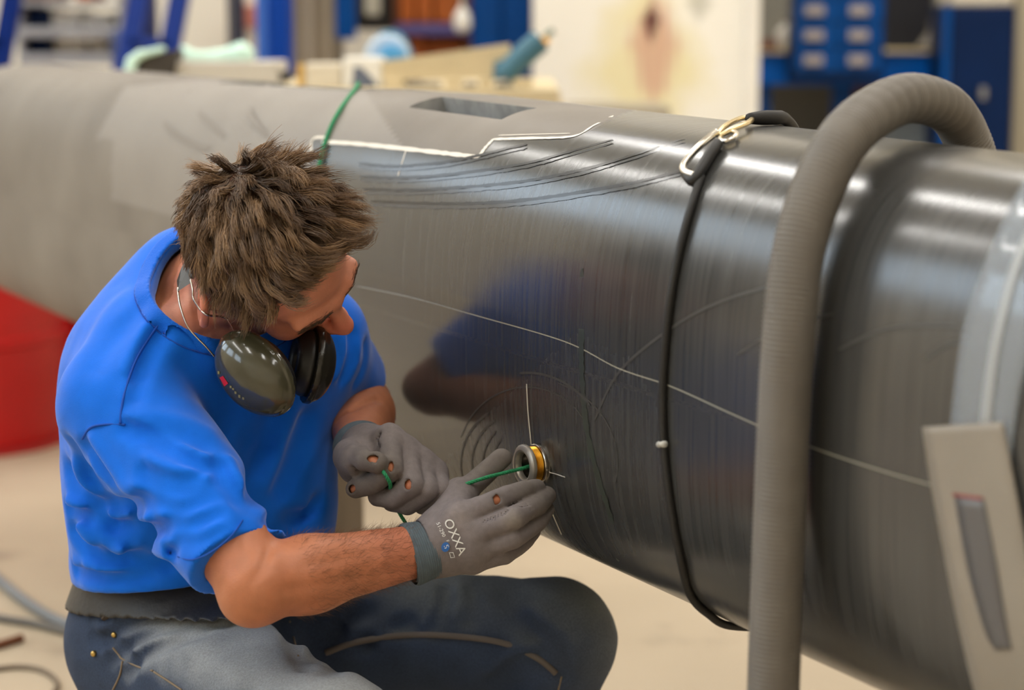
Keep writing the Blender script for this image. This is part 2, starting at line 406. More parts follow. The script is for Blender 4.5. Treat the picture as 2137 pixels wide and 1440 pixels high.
# partition wall in front of the tool bay, with a paint-stained patch
Yp = 7.3
def stain_mat():
    m = mat('stained_partition_paint', srgb(246, 242, 230), .7, var=.04, vscale=1.5)
    nt = m.node_tree; N = nt.nodes; L = nt.links; b = N['Principled BSDF']; src = b.inputs['Base Color'].links[0].from_socket
    tc = N.new('ShaderNodeTexCoord'); sep = N.new('ShaderNodeSeparateXYZ'); L.new(tc.outputs['Object'], sep.inputs[0])
    def blob(cx, cz, rx, rz, colr, amt, src, seed, stripes=0):
        nz = N.new('ShaderNodeTexNoise'); nz.noise_dimensions = '4D'; nz.inputs['Scale'].default_value = 7; nz.inputs['W'].default_value = seed
        L.new(tc.outputs['Object'], nz.inputs['Vector'])
        def mth(op, a, c):
            n = N.new('ShaderNodeMath'); n.operation = op
            for i, v in enumerate((a, c)):
                if isinstance(v, (int, float)): n.inputs[i].default_value = v
                else: L.new(v, n.inputs[i])
            return n.outputs[0]
        dx = mth('DIVIDE', mth('SUBTRACT', sep.outputs[0], cx), rx); dz = mth('DIVIDE', mth('SUBTRACT', sep.outputs[2], cz), rz)
        dd = mth('ADD', mth('ADD', mth('ABSOLUTE', dx, 0), mth('ABSOLUTE', dz, 0)), mth('MULTIPLY', mth('SUBTRACT', nz.outputs[0], .5), 1.1))
        r = N.new('ShaderNodeMapRange'); r.inputs[1].default_value = 1.15; r.inputs[2].default_value = .55; r.inputs[3].default_value = 0; r.inputs[4].default_value = amt
        L.new(dd, r.inputs[0]); fac = r.outputs[0]
        if stripes:
            sw = mth('SINE', mth('MULTIPLY', sep.outputs[0], stripes), 0); fac = mth('MULTIPLY', fac, mth('ADD', mth('MULTIPLY', sw, .35), .65))
        mx = N.new('ShaderNodeMix'); mx.data_type = 'RGBA'; mx.inputs[7].default_value = (*colr, 1); L.new(fac, mx.inputs[0]); L.new(src, mx.inputs[6]); return mx.outputs[2]
    cx = wx(1358, Yp)
    src = blob(cx-.02, hz(150, Yp), .26, .42, srgb(232, 218, 150), .65, src, 1.0)
    src = blob(cx+.01, hz(95, Yp), .115, .24, srgb(196, 120, 112), .85, src, 2.0, 150)
    src = blob(cx-.005, hz(42, Yp), .036, .085, srgb(92, 44, 40), .95, src, 3.0)
    src = blob(wx(1452, Yp), hz(8, Yp), .05, .08, srgb(170, 168, 150), .6, src, 4.0)
    L.new(src, b.inputs['Base Color']); return m
mb = MB(); slab(mb, 1112, 1572, 0, 3.2, Yp, .16)
o = mb.build('partition_panel', stain_mat()); tag(o, 'cream partition wall with a red and yellow paint stain', 'partition')
mb = MB(); slab(mb, 1550, 1580, 0, 3.2, Yp-.05, .2); MBe = mb.build('edge_post', M_white, o)
mb = MB(); slab(mb, 1112, 1560, .0, .14, Yp-.02, .02); mb.build('skirting_board', M_grey_wall, o)
mb = MB(); slab(mb, 1180, 1400, hz(290, 6.7), hz(214, 6.7), 6.6, .25, .03)
o = mb.build('floor_cushion', mat('grey_foam', srgb(158, 148, 128), .9, var=.1)); o.name = 'foam_block'
tag(o, 'low grey-beige foam block in front of the cream partition', 'foam block')
mb = MB(); slab(mb, 1180, 1400, .0, hz(290, 6.7), 6.6, .25, .01); o2 = mb.build('pallet_crate', M_wood); tag(o2, 'pale wooden crate under the grey foam block', 'crate')

# tool bay on the right: grey back board, bench, drawers, cabinet
Yb = 8.0
mb = MB(); slab(mb, 1560, 1975, .0, 3.0, 8.62, .05); tag(mb.build('back_board', M_grey_wall), 'dark grey board lining the wall behind the blue bench', 'board')
bench = empty('work_bench', (wx(1770, Yb), Yb+.3, 0)); tag(bench, 'bright blue steel workbench under the drawer cabinet', 'workbench')
def part(name, m, root, build):
    mb = MB(); build(mb); o = mb.build(name, m); o.parent = root; o.matrix_parent_inverse = root.matrix_world.inverted() if False else Matrix.Translation(-root.location); return o
part('apron', M_bright, bench, lambda m: slab(m, 1572, 1966, hz(176, Yb), hz(110, Yb), Yb, .05))
part('bench_top', M_wood, bench, lambda m: slab(m, 1570, 1968, hz(110, Yb), hz(104, Yb), Yb-.03, .62))
for px in (1585, 1755, 1955):
    part('leg', M_blue, bench, lambda m: slab(m, px-20, px+20, 0, hz(150, Yb), Yb+.06, .08))
part('shelf_board', M_brown, bench, lambda m: slab(m, 1790, 1950, hz(206, Yb), hz(182, Yb), Yb+.1, .3))
mb = MB(); slab(mb, 1778, 1950, .06, hz(205, Yb), Yb+.16, .35, .02); tag(mb.build('storage_tub', mat('grey_blue_plastic', srgb(132, 142, 148), .5)), 'grey-blue plastic tub standing under the blue bench', 'tub')
dc = empty('drawer_cabinet', (wx(1742, 7.8), 7.8, 0)); tag(dc, 'blue drawer cabinet with six labelled drawers on the bench front', 'drawer cabinet')
Yd = 7.8
part('body', M_navy, dc, lambda m: slab(m, 1648, 1838, hz(168, Yd), hz(-60, Yd), Yd, .16))
for r in range(4):
    for c in range(2):
        x0 = 1652+c*92; y0 = -50+r*50.5
        d = part('drawer', M_blue, dc, lambda m: slab(m, x0, x0+90, hz(y0+48, Yd), hz(y0, Yd), Yd-.016, .03, .006))
        h = MB(); slab(h, x0+20, x0+60, hz(y0+33, Yd), hz(y0+13, Yd), Yd-.034, .018, .006)
        ho = h.build('label_holder', mat('label_card', srgb(158, 150, 148), .6)); ho.parent = d
part('base_panel', M_navy, dc, lambda m: slab(m, 1654, 1832, hz(167, Yd), hz(152, Yd), Yd-.012, .02))
mb = MB(); slab(mb, 1840, 1936, hz(118, 8.3), hz(-80, 8.3), 8.3, .3); tag(mb.build('dark_opening', mat('opening_shade', srgb(8, 12, 26), .6)), 'black block standing in for the shaded opening right of the drawers', 'dark opening')  # black block put in for the shade inside the opening
mb = MB(); R = frame((0, 0, 1)); mb.lathe((wx(1632, 8.06), 8.06, hz(104, 8.0)), R, [(.02, 0), (.032, .01), (.034, .07), (.026, .085), (.014, .09), (.014, .105)], 16)
tag(mb.build('spray_can', M_white), 'small white bottle on the bench left of the drawers', 'bottle')
mb = MB(); slab(mb, 1574, 1618, hz(103.5, 8.0), hz(84, 8.0), 8.0, .16, .012); tag(mb.build('tool_box', mat('red_brown_box', srgb(112, 66, 48), .6)), 'flat red-brown box on the bench left of the drawers', 'box')
tc_ = empty('tall_cabinet', (wx(2035, 7.6), 7.6, 0)); tag(tc_, 'tall dark navy steel cabinet right of the bench', 'cabinet')
part('body', M_navy, tc_, lambda m: slab(m, 1966, 2106, 0.0, hz(14, 7.6), 7.62, .33))
part('door', M_navy, tc_, lambda m: slab(m, 1974, 2100, .1, hz(22, 7.6), 7.6, .03))
part('side_rail', M_blue, tc_, lambda m: slab(m, 1960, 1974, 0, hz(15, 7.6), 7.58, .06))
part('door_handle', M_steel, tc_, lambda m: slab(m, 2040, 2052, hz(205, 7.58), hz(180, 7.58), 7.57, .03))
mb = MB(); slab(mb, 1976, 2100, hz(13, 7.6), hz(-60, 7.6), 7.66, .28, .01); tag(mb.build('carton', M_carton), 'pale carton lying on top of the tall navy cabinet', 'carton')
mb = MB(); mb.tube([(wx(1946, 8.1), 8.1, hz(20, 8.1)), (wx(1940, 8.1), 8.1, hz(70, 8.1)), (wx(1930, 8.1), 8.08, hz(100, 8.1)), (wx(1925, 8.1), 8.05, hz(118, 8.1))], [.03, .028, .05, .07], 12)
tag(mb.build('rolled_cloth', mat('grey_cloth', srgb(128, 122, 112), .9, var=.15)), 'grey cloth hanging beside the tall navy cabinet', 'cloth')
mb = MB(); slab(mb, 2108, 2160, 0, 3.0, 7.9, .3); tag(mb.build('wall_pier', mat('beige_paint', srgb(168, 160, 140), .7)), 'beige wall pier at the right edge beside the tall cabinet', 'pier')

# blue cupboard, orange rack, column and the rest in the middle
Yc = 7.6
cb = empty('blue_cupboard', (wx(1048, Yc), Yc, 0)); tag(cb, 'plain blue steel cupboard beside the cream partition', 'cupboard')
part('body', M_blue, cb, lambda m: slab(m, 984, 1110, 0, 2.1, Yc+.02, .45))
part('door', M_blue, cb, lambda m: slab(m, 988, 1046, .1, 2.06, Yc, .03)); part('door', M_blue, cb, lambda m: slab(m, 1050, 1107, .1, 2.06, Yc, .03))
rk = empty('storage_rack', (wx(905, Yc), Yc, 0)); tag(rk, 'orange-brown wooden storage rack with a violet shelf edge', 'rack')
part('side_panel', M_brown, rk, lambda m: slab(m, 824, 836, 0, 2.0, Yc+.05, .4)); part('side_panel', M_brown, rk, lambda m: slab(m, 972, 984, 0, 2.0, Yc+.05, .4))
part('back_panel', M_brown, rk, lambda m: slab(m, 836, 972, 0, 2.0, Yc+.42, .03))
for (y0, y1) in ((74, 50), (190, 178), (-60, -80)):
    part('shelf', mat('violet_edge', srgb(86, 76, 132), .5), rk, lambda m: slab(m, 826, 982, hz(y0, Yc), hz(y1, Yc), Yc+.03, .38))
for i, (x0, x1, ya, yb) in enumerate(((838, 868, 49, -40), (872, 905, 49, -44), (909, 962, 49, -36), (838, 890, 176, 78), (894, 968, 176, 84))):
    mb = MB(); slab(mb, x0, x1, hz(ya, Yc), hz(yb, Yc), Yc+.08+.02*i, .26, .01)
    tag(mb.build('wooden_box', M_orange), ['leftmost narrow orange wooden box on the rack shelf', 'narrow orange box second from left on the rack shelf', 'wide orange box at the right of the rack shelf',
        'lower left orange-brown box in the rack', 'wide lower right orange-brown box in the rack'][i], 'box', 'orange boxes in the rack')
mb = MB(); mb.lathe((wx(966, 7.5), 7.5, hz(68, 7.5)), frame((0, 0, 1)), [(.01, 0), (.028, .008), (.034, .03), (.03, .062), (.018, .082), (.01, .088), (.01, .1)], 20)
tag(mb.build('white_bottle', M_white, None, True), 'white bulb-shaped bottle hanging in front of the rack', 'bottle')
mb = MB(); mb.tube([(wx(966, 7.5), 7.5, hz(68, 7.5)+.1), (wx(966, 7.5), 7.5, 2.0)], .003, 6); ob = mb.build('hang_cord', M_white); tag(ob, 'thin white cord holding the bulb-shaped bottle', 'cord')
mb = MB(); slab(mb, 704, 746, hz(82, 7.4), 2.2, 7.4, .06); ob = mb.build('blue_screen', M_blue); tag(ob, 'narrow bright blue hanging screen beside the beige lockers', 'screen')
mb = MB(); slab(mb, 746, 826, hz(64, 7.7), 2.0, 7.75, .2, .02); tag(mb.build('tool_bag', M_dark), 'black tool bag hanging left of the orange rack', 'bag')
mb = MB(); slab(mb, 765, 795, hz(34, 7.5), hz(-40, 7.5), 7.55, .1, .03); tag(mb.build('pale_rag', mat('pale_rag', srgb(190, 186, 170), .9)), 'pale rag hanging over the black tool bag', 'rag')
lk = empty('locker', (wx(655, 7.6), 7.6, 0)); tag(lk, 'beige-grey metal locker pair beside the blue column', 'locker')
M_beige = mat('beige_grey_paint', srgb(150, 138, 118), .55, var=.06); M_beige2 = mat('pale_beige_paint', srgb(176, 164, 146), .55)
part('body', M_beige, lk, lambda m: slab(m, 612, 702, 0, 2.2, 7.62, .45)); part('door', M_beige, lk, lambda m: slab(m, 615, 640, .06, 2.15, 7.6, .03))
part('door', M_beige, lk, lambda m: slab(m, 660, 699, .06, 2.15, 7.6, .03)); part('centre_strip', M_beige2, lk, lambda m: slab(m, 642, 658, 0, 2.2, 7.57, .05))
cl = empty('steel_column', (wx(574, 6.6), 6.6, 0)); tag(cl, 'blue painted steel column standing behind the mast', 'column')
part('flange', mat('sky_blue_paint', srgb(62, 108, 190), .45, spec=.15), cl, lambda m: slab(m, 541, 566, 0, CEIL_Z, 6.62, .2, .003)); part('web', mat('royal_blue_paint', srgb(0, 58, 150), .45, spec=.15), cl, lambda m: slab(m, 567, 606, 0, CEIL_Z, 6.6, .2, .003))
mb = MB(); slab(mb, 513, 539, hz(60, 8.8), hz(12, 8.8), 8.8, .1, .01); tag(mb.build('red_sign', mat('faded_red', srgb(196, 120, 100), .6)), 'small faded red box on the wall left of the blue column', 'box')
mb = MB(); mb.tube([(wx(500, 6.8), 6.8, 0), (wx(500, 6.8), 6.8, 3.5)], .03, 14); tag(mb.build('dark_pole', mat('dark_grey_paint', srgb(62, 62, 66), .5)), 'dark grey upright pole left of the blue column', 'pole')

# left: shelves, blue ladders
sh = empty('shelving_unit', (wx(150, 7.8), 7.8, 0)); tag(sh, 'grey shelving unit with white boxes at the far left', 'shelving')
M_shelf = mat('shelf_grey', srgb(150, 150, 154), .55)
for (y0, y1) in ((14, 4), (78, 58), (134, 112)):
    part('shelf', M_shelf, sh, lambda m: slab(m, 50, 262, hz(y0, 7.8), hz(y1, 7.8), 7.8, .45))
for px in (52, 262): part('upright', M_shelf, sh, lambda m: slab(m, px-5, px+5, 0, 2.2, 7.8, .45))
for i, (x0, x1, ya, yb, mm, lab, nm) in enumerate((
    (120, 180, 56, 22, M_white, 'white box on the upper shelf, left one', 'storage_box'), (184, 246, 56, 28, M_white, 'white box on the upper shelf, right one', 'storage_box'),
    (124, 190, 110, 82, M_carton, 'cream box on the lower shelf, left one', 'storage_box'), (194, 236, 110, 80, M_carton, 'cream box on the lower shelf, right one', 'storage_box'),
    (56, 116, 56, 18, M_navy, 'navy box on the upper shelf at the far left', 'storage_box'), (58, 112, 110, 80, M_navy, 'navy box on the lower shelf at the far left', 'storage_box'),
    (60, 130, 4, -40, M_brown, 'brown box on the top shelf', 'storage_box'), (170, 205, 4, -30, M_orange, 'orange box on the top shelf', 'storage_box'))):
    mb = MB(); slab(mb, x0, x1, hz(ya, 7.9), hz(yb, 7.9), 7.9, .28, .012); tag(mb.build(nm, mm), lab, 'box', 'boxes on the left shelves')
def ladder(x0, x1, lean, Y, lab, m):
    root = empty('step_ladder', (wx((x0+x1)/2, Y), Y, 0)); tag(root, lab, 'ladder', 'blue ladders')
    H = 2.4; a, b = wx(x0, Y), wx(x1, Y); zc = 1.1
    for xx in (a, b):
        part('rail', m, root, lambda q: q.box((xx+lean*(H/2-zc), Y, H/2), (.035, .02, H/2/math.cos(math.atan(lean))), R=np.array([[math.cos(math.atan(lean)), 0, math.sin(math.atan(lean))], [0, 1, 0], [-math.sin(math.atan(lean)), 0, math.cos(math.atan(lean))]]), bev=.004))
    for k in range(8):
        z = .22+k*.29; part('rung', m, root, lambda q: q.box(((a+b)/2+lean*(z-zc), Y, z), (abs(b-a)/2, .02, .016), bev=.004))
    return root
ladder(-60, 22, .22, 7.0, 'dark blue leaning ladder at the left edge', mat('dark_blue_ladder', srgb(0, 36, 110), .45, spec=.15))
ladder(282, 366, .22, 7.0, 'blue leaning ladder in front of the cream wall', mat('blue_ladder', srgb(36, 62, 140), .45, spec=.15))
mb = MB(); slab(mb, 284, 330, hz(150, 7.1), 2.2, 7.25, .1, .01); tag(mb.build('navy_panel', mat('navy_board', srgb(44, 52, 96), .5, spec=.15)), 'navy board standing behind the blue ladder', 'board')
mb = MB(); slab(mb, 240, 278, hz(150, 7.2), hz(62, 7.2), 7.2, .2, .02); tag(mb.build('plastic_bin', mat('slate_blue_plastic', srgb(74, 88, 132), .5)), 'slate-blue bin beside the blue ladder', 'bin')

# red drums on the floor
M_red = mat('red_drum_paint', srgb(196, 14, 20), .38, var=.12, vscale=3)
M_red2 = mat('red_drum_rim', srgb(176, 30, 34), .4)
def drum(px, d, lab):
    x = wx(px, d); y = d*1.0; root = empty('oil_drum', (x, y, 0)); tag(root, lab, 'drum', 'red steel drums')
    R = np.eye(3); r = .29
    part('barrel', M_red, root, lambda m: m.lathe((x, y, 0), R, [(r-.01, .015), (r, .03), (r, .29), (r+.012, .30), (r+.012, .315), (r, .325), (r, .56), (r+.012, .57), (r+.012, .585), (r, .595), (r, .85), (r-.01, .865)], 40))
    for zz in (.858, 0): part('rim', M_red2, root, lambda m: m.lathe((x, y, zz), R, [(r-.012, 0), (r+.008, 0), (r+.008, .022), (r-.012, .022)], 40, cap=False))
    for v in root.children: v.data.set_sharp_from_angle(angle=.6); v.data.polygons.foreach_set('use_smooth', np.ones(len(v.data.polygons), bool))
drum(-95, 5.55, 'red steel drum standing at the left edge of the photo'); drum(236, 6.18, 'red steel drum half hidden behind the blue shirt')

# cables on the floor at lower left
def floor_tube(name, pts, r, m, lab, cat):
    P = []
    for (x, y) in pts:
        a = W(x, y, 1.0)-EYEP; t = (r-EYE)/a[2]; P.append(EYEP+a*t)
    o = MB().tube(smooth_path(P, 10), r, 10).build(name, m, None, True); tag(o, lab, cat); return o
M_cable = mat('grey_cable', srgb(112, 116, 120), .5, var=.1)
floor_tube('air_hose', [(-160, 1100), (-40, 1180), (40, 1245), (110, 1290), (190, 1320), (320, 1350)], .011, M_cable, 'grey air hose curving across the floor at the left', 'hose')
floor_tube('power_cable', [(-120, 1270), (0, 1290), (90, 1306), (180, 1335), (300, 1400)], .008, mat('dark_grey_cable', srgb(92, 88, 82), .5), 'thinner dark grey cable below the air hose on the floor', 'cable')
floor_tube('wooden_stick', [(-60, 1362), (0, 1345), (46, 1331)], .008, M_brown, 'short brown stick lying on the floor at the left edge', 'stick')
floor_tube('loose_cable', [(-60, 1405), (30, 1392), (90, 1400), (120, 1430), (90, 1470)], .005, mat('brown_cable', srgb(110, 96, 80), .6), 'thin brown cable curled on the floor at lower left', 'cable')
# ------------------------------------------------------------------ the carbon mast lying on trestles
M_YAW, M_O, M_A, M_B, M_EX = .5056, np.array([.08, 2.6, .7994]), .1884, .275, 3.0
M_AX = np.array([-math.sin(M_YAW), math.cos(M_YAW), 0]); M_N = np.array([-math.cos(M_YAW), -math.sin(M_YAW), 0]); UPV = np.array([0, 0, 1.0])
def btop(u): return M_B + np.interp(u, [-1.2, -.8, -.4, 0, .3, .6, 1.2, 2.2], [-.012, -.010, -.003, .003, .008, .006, 0, 0])
def mast_f(P):
    q = np.asarray(P)-M_O; u = q @ M_AX; A = q @ M_N; Bz = q[:, 2]
    b = np.where(Bz > 0, btop(u), M_B)
    return ((np.abs(A/M_A)**M_EX+np.abs(Bz/b)**M_EX)**(1/M_EX)-1)*.18
def mast_n(p):
    e = 1e-3; return unit([mast_f(np.array([p+v]))[0]-mast_f(np.array([p-v]))[0] for v in np.eye(3)*e])
def mhit(pts, lift=0.0, **k): return cast(mast_f, pts, d0=.9, d1=6.0, lift=lift, step=.02)
def prof(u, th):                     # surface point(s)
    c, s = np.cos(th), np.sin(th); e = 2/M_EX
    A = np.sign(c)*np.abs(c)**e*M_A; Bz = np.sign(s)*np.abs(s)**e*np.where(s > 0, btop(u), M_B)
    return M_O+u[..., None]*M_AX+A[..., None]*M_N+Bz[..., None]*UPV
def mast_uth(p):
    q = p-M_O; u = q @ M_AX; A = (q @ M_N)/M_A; Bz = q[2]/(btop(u) if q[2] > 0 else M_B); e = M_EX/2
    return u, math.atan2(np.sign(Bz)*abs(Bz)**e, np.sign(A)*abs(A)**e) % (2*math.pi)
# even steps round the section
tt = np.linspace(0, 2*np.pi, 4001); pp = prof(np.zeros(4001), tt); arc = np.concatenate([[0], np.cumsum(np.linalg.norm(np.diff(pp, axis=0), axis=1))])
def slot_range(pts):
    r = [mast_uth(p) for p in mhit(pts)]; us = [a for a, b in r]; ts = [b for a, b in r]; return min(us), max(us), min(ts), max(ts)
s1 = slot_range([(866, 217), (1086, 233)]); t1 = slot_range([(868, 226), (1060, 243)])[2]; t2 = slot_range([(890, 204), (1098, 223)])[3]
s2 = slot_range([(480, 170), (742, 189)])
SLOTS = [(s1[0], s1[1], t1, t2), (s2[0], s2[1], s2[2]-.01, s2[3]+.35)]
s3 = slot_range([(408, 166), (462, 157)]); SLOTS.append((s3[0], s3[1], s3[2], s3[3]+.2))
ul = np.concatenate([np.arange(-2.4, -1.0, .02), np.arange(-1.0, 1.6, .008), np.arange(1.6, 2.56, .02)])
tl = np.interp(np.linspace(0, arc[-1], 281)[:-1], arc, tt)
for (a, b, c, d) in SLOTS: ul = np.concatenate([ul, [a, b]]); tl = np.concatenate([tl, [c, d]])
ul = np.unique(np.round(ul, 5)); tl = np.unique(np.round(tl, 5)); nu, ntl = len(ul), len(tl)
UU, TT = np.meshgrid(ul, tl, indexing='ij'); MV = prof(UU, TT).reshape(-1, 3)
ii, jj = np.meshgrid(np.arange(nu-1), np.arange(ntl), indexing='ij'); ii = ii.ravel(); jj = jj.ravel(); j2 = (jj+1) % ntl
um = (ul[ii]+ul[ii+1])/2; tm = np.where(j2 > 0, (tl[jj]+tl[j2])/2, (tl[jj]+2*np.pi)/2)
keep = np.ones(len(ii), bool)
for (a, b, c, d) in SLOTS: keep &= ~((um > a) & (um < b) & (tm > c) & (tm < d))
MF = np.stack([ii*ntl+jj, (ii+1)*ntl+jj, (ii+1)*ntl+j2, ii*ntl+j2], 1)[keep]
me = mesh_np('mast', MV, MF[:, ::-1])
# finish of the surface: primed and sanded, gloss and hazy zones
mx_, my_, md_ = PX(MV)
def side(poly, x, y):                # point in polygon
    x = np.asarray(x); ins = np.zeros(x.shape, bool); n = len(poly)
    for i in range(n):
        x1, y1 = poly[i]; x2, y2 = poly[(i+1) % n]
        c = ((y1 > y) != (y2 > y)); ins ^= c & (x < (x2-x1)*(y-y1)/((y2-y1) if y2 != y1 else 1e-9)+x1)
    return ins
primed = side([(1330, 226), (1270, 250), (1200, 285), (1030, 290), (1000, 328), (650, 290), (640, 500), (690, 1000), (690, 1500), (-3000, 1500), (-3000, -500), (1330, -500)], mx_, my_) | (UU.ravel() > 1.6)
th_f = TT.ravel(); primed |= (th_f > 1.75) & (th_f < 4.6) & (UU.ravel() > .15)
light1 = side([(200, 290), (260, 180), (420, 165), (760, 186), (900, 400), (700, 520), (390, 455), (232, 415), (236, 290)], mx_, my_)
gloss = side([(760, 560), (890, 602), (1200, 690), (985, 892), (880, 900), (790, 900), (740, 700)], mx_, my_)
sanded = side([(1200, 690), (1330, 760), (1400, 900), (1380, 1150), (1130, 1180), (900, 1000), (985, 892)], mx_, my_)
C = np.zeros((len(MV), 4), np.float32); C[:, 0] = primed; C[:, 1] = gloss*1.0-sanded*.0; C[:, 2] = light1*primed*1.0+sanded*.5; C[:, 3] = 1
vcol(me, 'finish', C)
uvl = me.uv_layers.new(name='sheet'); lv = np.empty(len(me.loops), np.int32); me.loops.foreach_get('vertex_index', lv)
arcv = np.interp(TT.ravel(), tt, arc); uvl.data.foreach_set('uv', np.stack([UU.ravel()[lv], arcv[lv]], 1).astype(np.float32).ravel())
def mast_mat():
    m = bpy.data.materials.new('carbon_laminate'); m.use_nodes = True; nt = m.node_tree; N = nt.nodes; L = nt.links; b = N['Principled BSDF']
    at = N.new('ShaderNodeAttribute'); at.attribute_name = 'finish'; sep = N.new('ShaderNodeSeparateColor'); L.new(at.outputs['Color'], sep.inputs[0])
    uv = N.new('ShaderNodeUVMap'); uv.uv_map = 'sheet'
    def noise(scale, xyz, detail=4):
        mp = N.new('ShaderNodeMapping'); mp.inputs['Scale'].default_value = xyz; L.new(uv.outputs[0], mp.inputs[0])
        n = N.new('ShaderNodeTexNoise'); n.inputs['Scale'].default_value = scale; n.inputs['Detail'].default_value = detail; L.new(mp.outputs[0], n.inputs['Vector']); return n.outputs[0]
    def mr(v, a, b_, c, d):
        r = N.new('ShaderNodeMapRange'); r.inputs[1].default_value = a; r.inputs[2].default_value = b_; r.inputs[3].default_value = c; r.inputs[4].default_value = d; L.new(v, r.inputs[0]); return r.outputs[0]
    def mixc(f, a, c):
        n = N.new('ShaderNodeMix'); n.data_type = 'RGBA'
        for s, v in ((0, f), (6, a), (7, c)):
            if isinstance(v, tuple): n.inputs[s].default_value = (*v, 1)
            elif isinstance(v, (int, float)): n.inputs[s].default_value = v
            else: L.new(v, n.inputs[s])
        return n.outputs[2]
    def mth(op, a, c):
        n = N.new('ShaderNodeMath'); n.operation = op
        for i, v in enumerate((a, c)):
            if isinstance(v, (int, float)): n.inputs[i].default_value = v
            else: L.new(v, n.inputs[i])
        return n.outputs[0]
    streak = noise(1, (150, 3.2, 1), 6); streak2 = noise(1, (420, 9, 1), 3); blotch = noise(1, (5, 5, 1), 5); fine = noise(1, (900, 700, 1), 2)
    carbon = mixc(mr(streak, .35, .7, 0, 1), (.036, .0365, .036), (.056, .056, .053))
    prim = mixc(mr(blotch, .3, .7, 0, 1), srgb(116, 109, 101), srgb(134, 127, 118))
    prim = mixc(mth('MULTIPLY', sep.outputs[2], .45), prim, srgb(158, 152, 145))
    L.new(mixc(sep.outputs[0], carbon, prim), b.inputs['Base Color'])
    rg = mth('ADD', mr(streak, .3, .75, .22, .28), mr(sep.outputs[1], 0, 1, 0, -.10))
    rg = mth('ADD', rg, mr(sep.outputs[2], 0, 1, 0, .05))
    rr = N.new('ShaderNodeMix'); rr.data_type = 'FLOAT'; L.new(sep.outputs[0], rr.inputs[0]); L.new(rg, rr.inputs[2]); rr.inputs[3].default_value = .55; L.new(rr.outputs[0], b.inputs['Roughness'])
    L.new(mr(sep.outputs[0], 0, 1, .8, .3), b.inputs['Specular IOR Level'])
    hsum = mth('ADD', mth('ADD', mth('MULTIPLY', streak2, .35), mth('MULTIPLY', fine, .4)), mth('MULTIPLY', streak, .14))
    bp = N.new('ShaderNodeBump'); bp.inputs['Strength'].default_value = .09; bp.inputs['Distance'].default_value = .0012; L.new(hsum, bp.inputs['Height']); L.new(bp.outputs[0], b.inputs['Normal'])
    return m
M_mast = mast_mat()
mast = put('mast', me, M_mast, None, True)
tag(mast, 'huge tapering carbon-fibre mast tube, matt grey to glossy black, lying across the workshop', 'mast')
# end rings and slot walls give the tube its wall thickness
M_slot = mat('cut_laminate', srgb(152, 152, 150), .7, var=.2, vscale=40)
for k, (a, b, c, d) in enumerate(SLOTS):
    n = 14; loop = [(a+(b-a)*i/n, c) for i in range(n)]+[(b, c+(d-c)*i/n) for i in range(n)]+[(b+(a-b)*i/n, d) for i in range(n)]+[(a, d+(c-d)*i/n) for i in range(n)]
    outer = [prof(np.array(u), np.array(t)) for u, t in loop]; nn = mast_n(prof(np.array((a+b)/2), np.array((c+d)/2)))
    inner = [p-nn*.045 for p in outer]; m = len(loop)
    MB().add(outer+inner, [(i, (i+1) % m, m+(i+1) % m, m+i) for i in range(m)]).build('slot_wall', M_slot, mast)
for u0, s in ((ul[0], 1), (ul[-1], -1)):
    tq = np.interp(np.linspace(0, arc[-1], 61)[:-1], arc, tt); o_ = prof(np.full(60, u0), tq); c_ = M_O+u0*M_AX; i_ = c_+(o_-c_)*.9; j_ = i_+M_AX*s*.1
    MB().add(list(o_)+list(i_)+list(j_), [(k, (k+1) % 60, 60+(k+1) % 60, 60+k) for k in range(60)]+[(60+k, 60+(k+1) % 60, 120+(k+1) % 60, 120+k) for k in range(60)]).build('end_ring', M_slot, mast)

def ribbon(name, pts, w, m, parent, lift=.0006, wob=0.0, per=10, taper=True, surf=None):
    S = smooth_path(mhit(pts), per); rnd = random.Random(int(abs(pts[0][0]*7+pts[0][1])))
    L_, R_ = [], []; T = np.gradient(S, axis=0); ns = len(S)
    for i, p in enumerate(S):
        n = mast_n(p); side_ = unit(np.cross(n, T[i])); ww = w*.5*(1+wob*rnd.uniform(-1, 1))*(min(1, .35+min(i, ns-1-i)/3) if taper else 1)
        L_.append(p+n*lift+side_*ww); R_.append(p+n*lift-side_*ww)
    return MB().add(L_+R_, [(i, i+1, ns+i+1, ns+i) for i in range(ns-1)]).build(name, m, parent)
M_chalk = mat('white_chalk', srgb(236, 228, 214), .9); M_faint = mat('faint_scribe', srgb(150, 146, 138), .6); M_scuff = mat('sanding_mark', srgb(70, 69, 66), .4)
M_ply = mat('ply_edge_shade', (.012, .012, .013), .3)
ribbon('chalk_line', [(672, 296), (740, 300), (830, 309), (920, 319), (1000, 328)], .006, M_chalk, mast, wob=.2)
ribbon('chalk_line', [(1000, 328), (1012, 310), (1030, 291)], .007, M_chalk, mast, wob=.3)
ribbon('chalk_line', [(1028, 291), (1100, 289), (1195, 285), (1240, 262), (1280, 242), (1330, 228)], .0042, M_chalk, mast, wob=.25)
ribbon('chalk_line', [(652, 320), (650, 300), (658, 288), (680, 287)], .004, M_chalk, mast)
ribbon('chalk_line', [(850, 308), (838, 345), (828, 378)], .0024, M_chalk, mast)
ribbon('chalk_line', [(822, 372), (828, 381), (834, 374)], .002, M_chalk, mast)
ribbon('chalk_line', [(1040, 283), (1110, 281), (1190, 279)], .0013, M_chalk, mast)
ribbon('scribe_line', [(745, 597), (860, 621), (1000, 660), (1180, 713), (1290, 768), (1400, 806), (1520, 860), (1625, 906), (1730, 946), (1850, 985), (1960, 1016)], .0015, mat('pale_scribe', srgb(150, 147, 134), .6), mast)
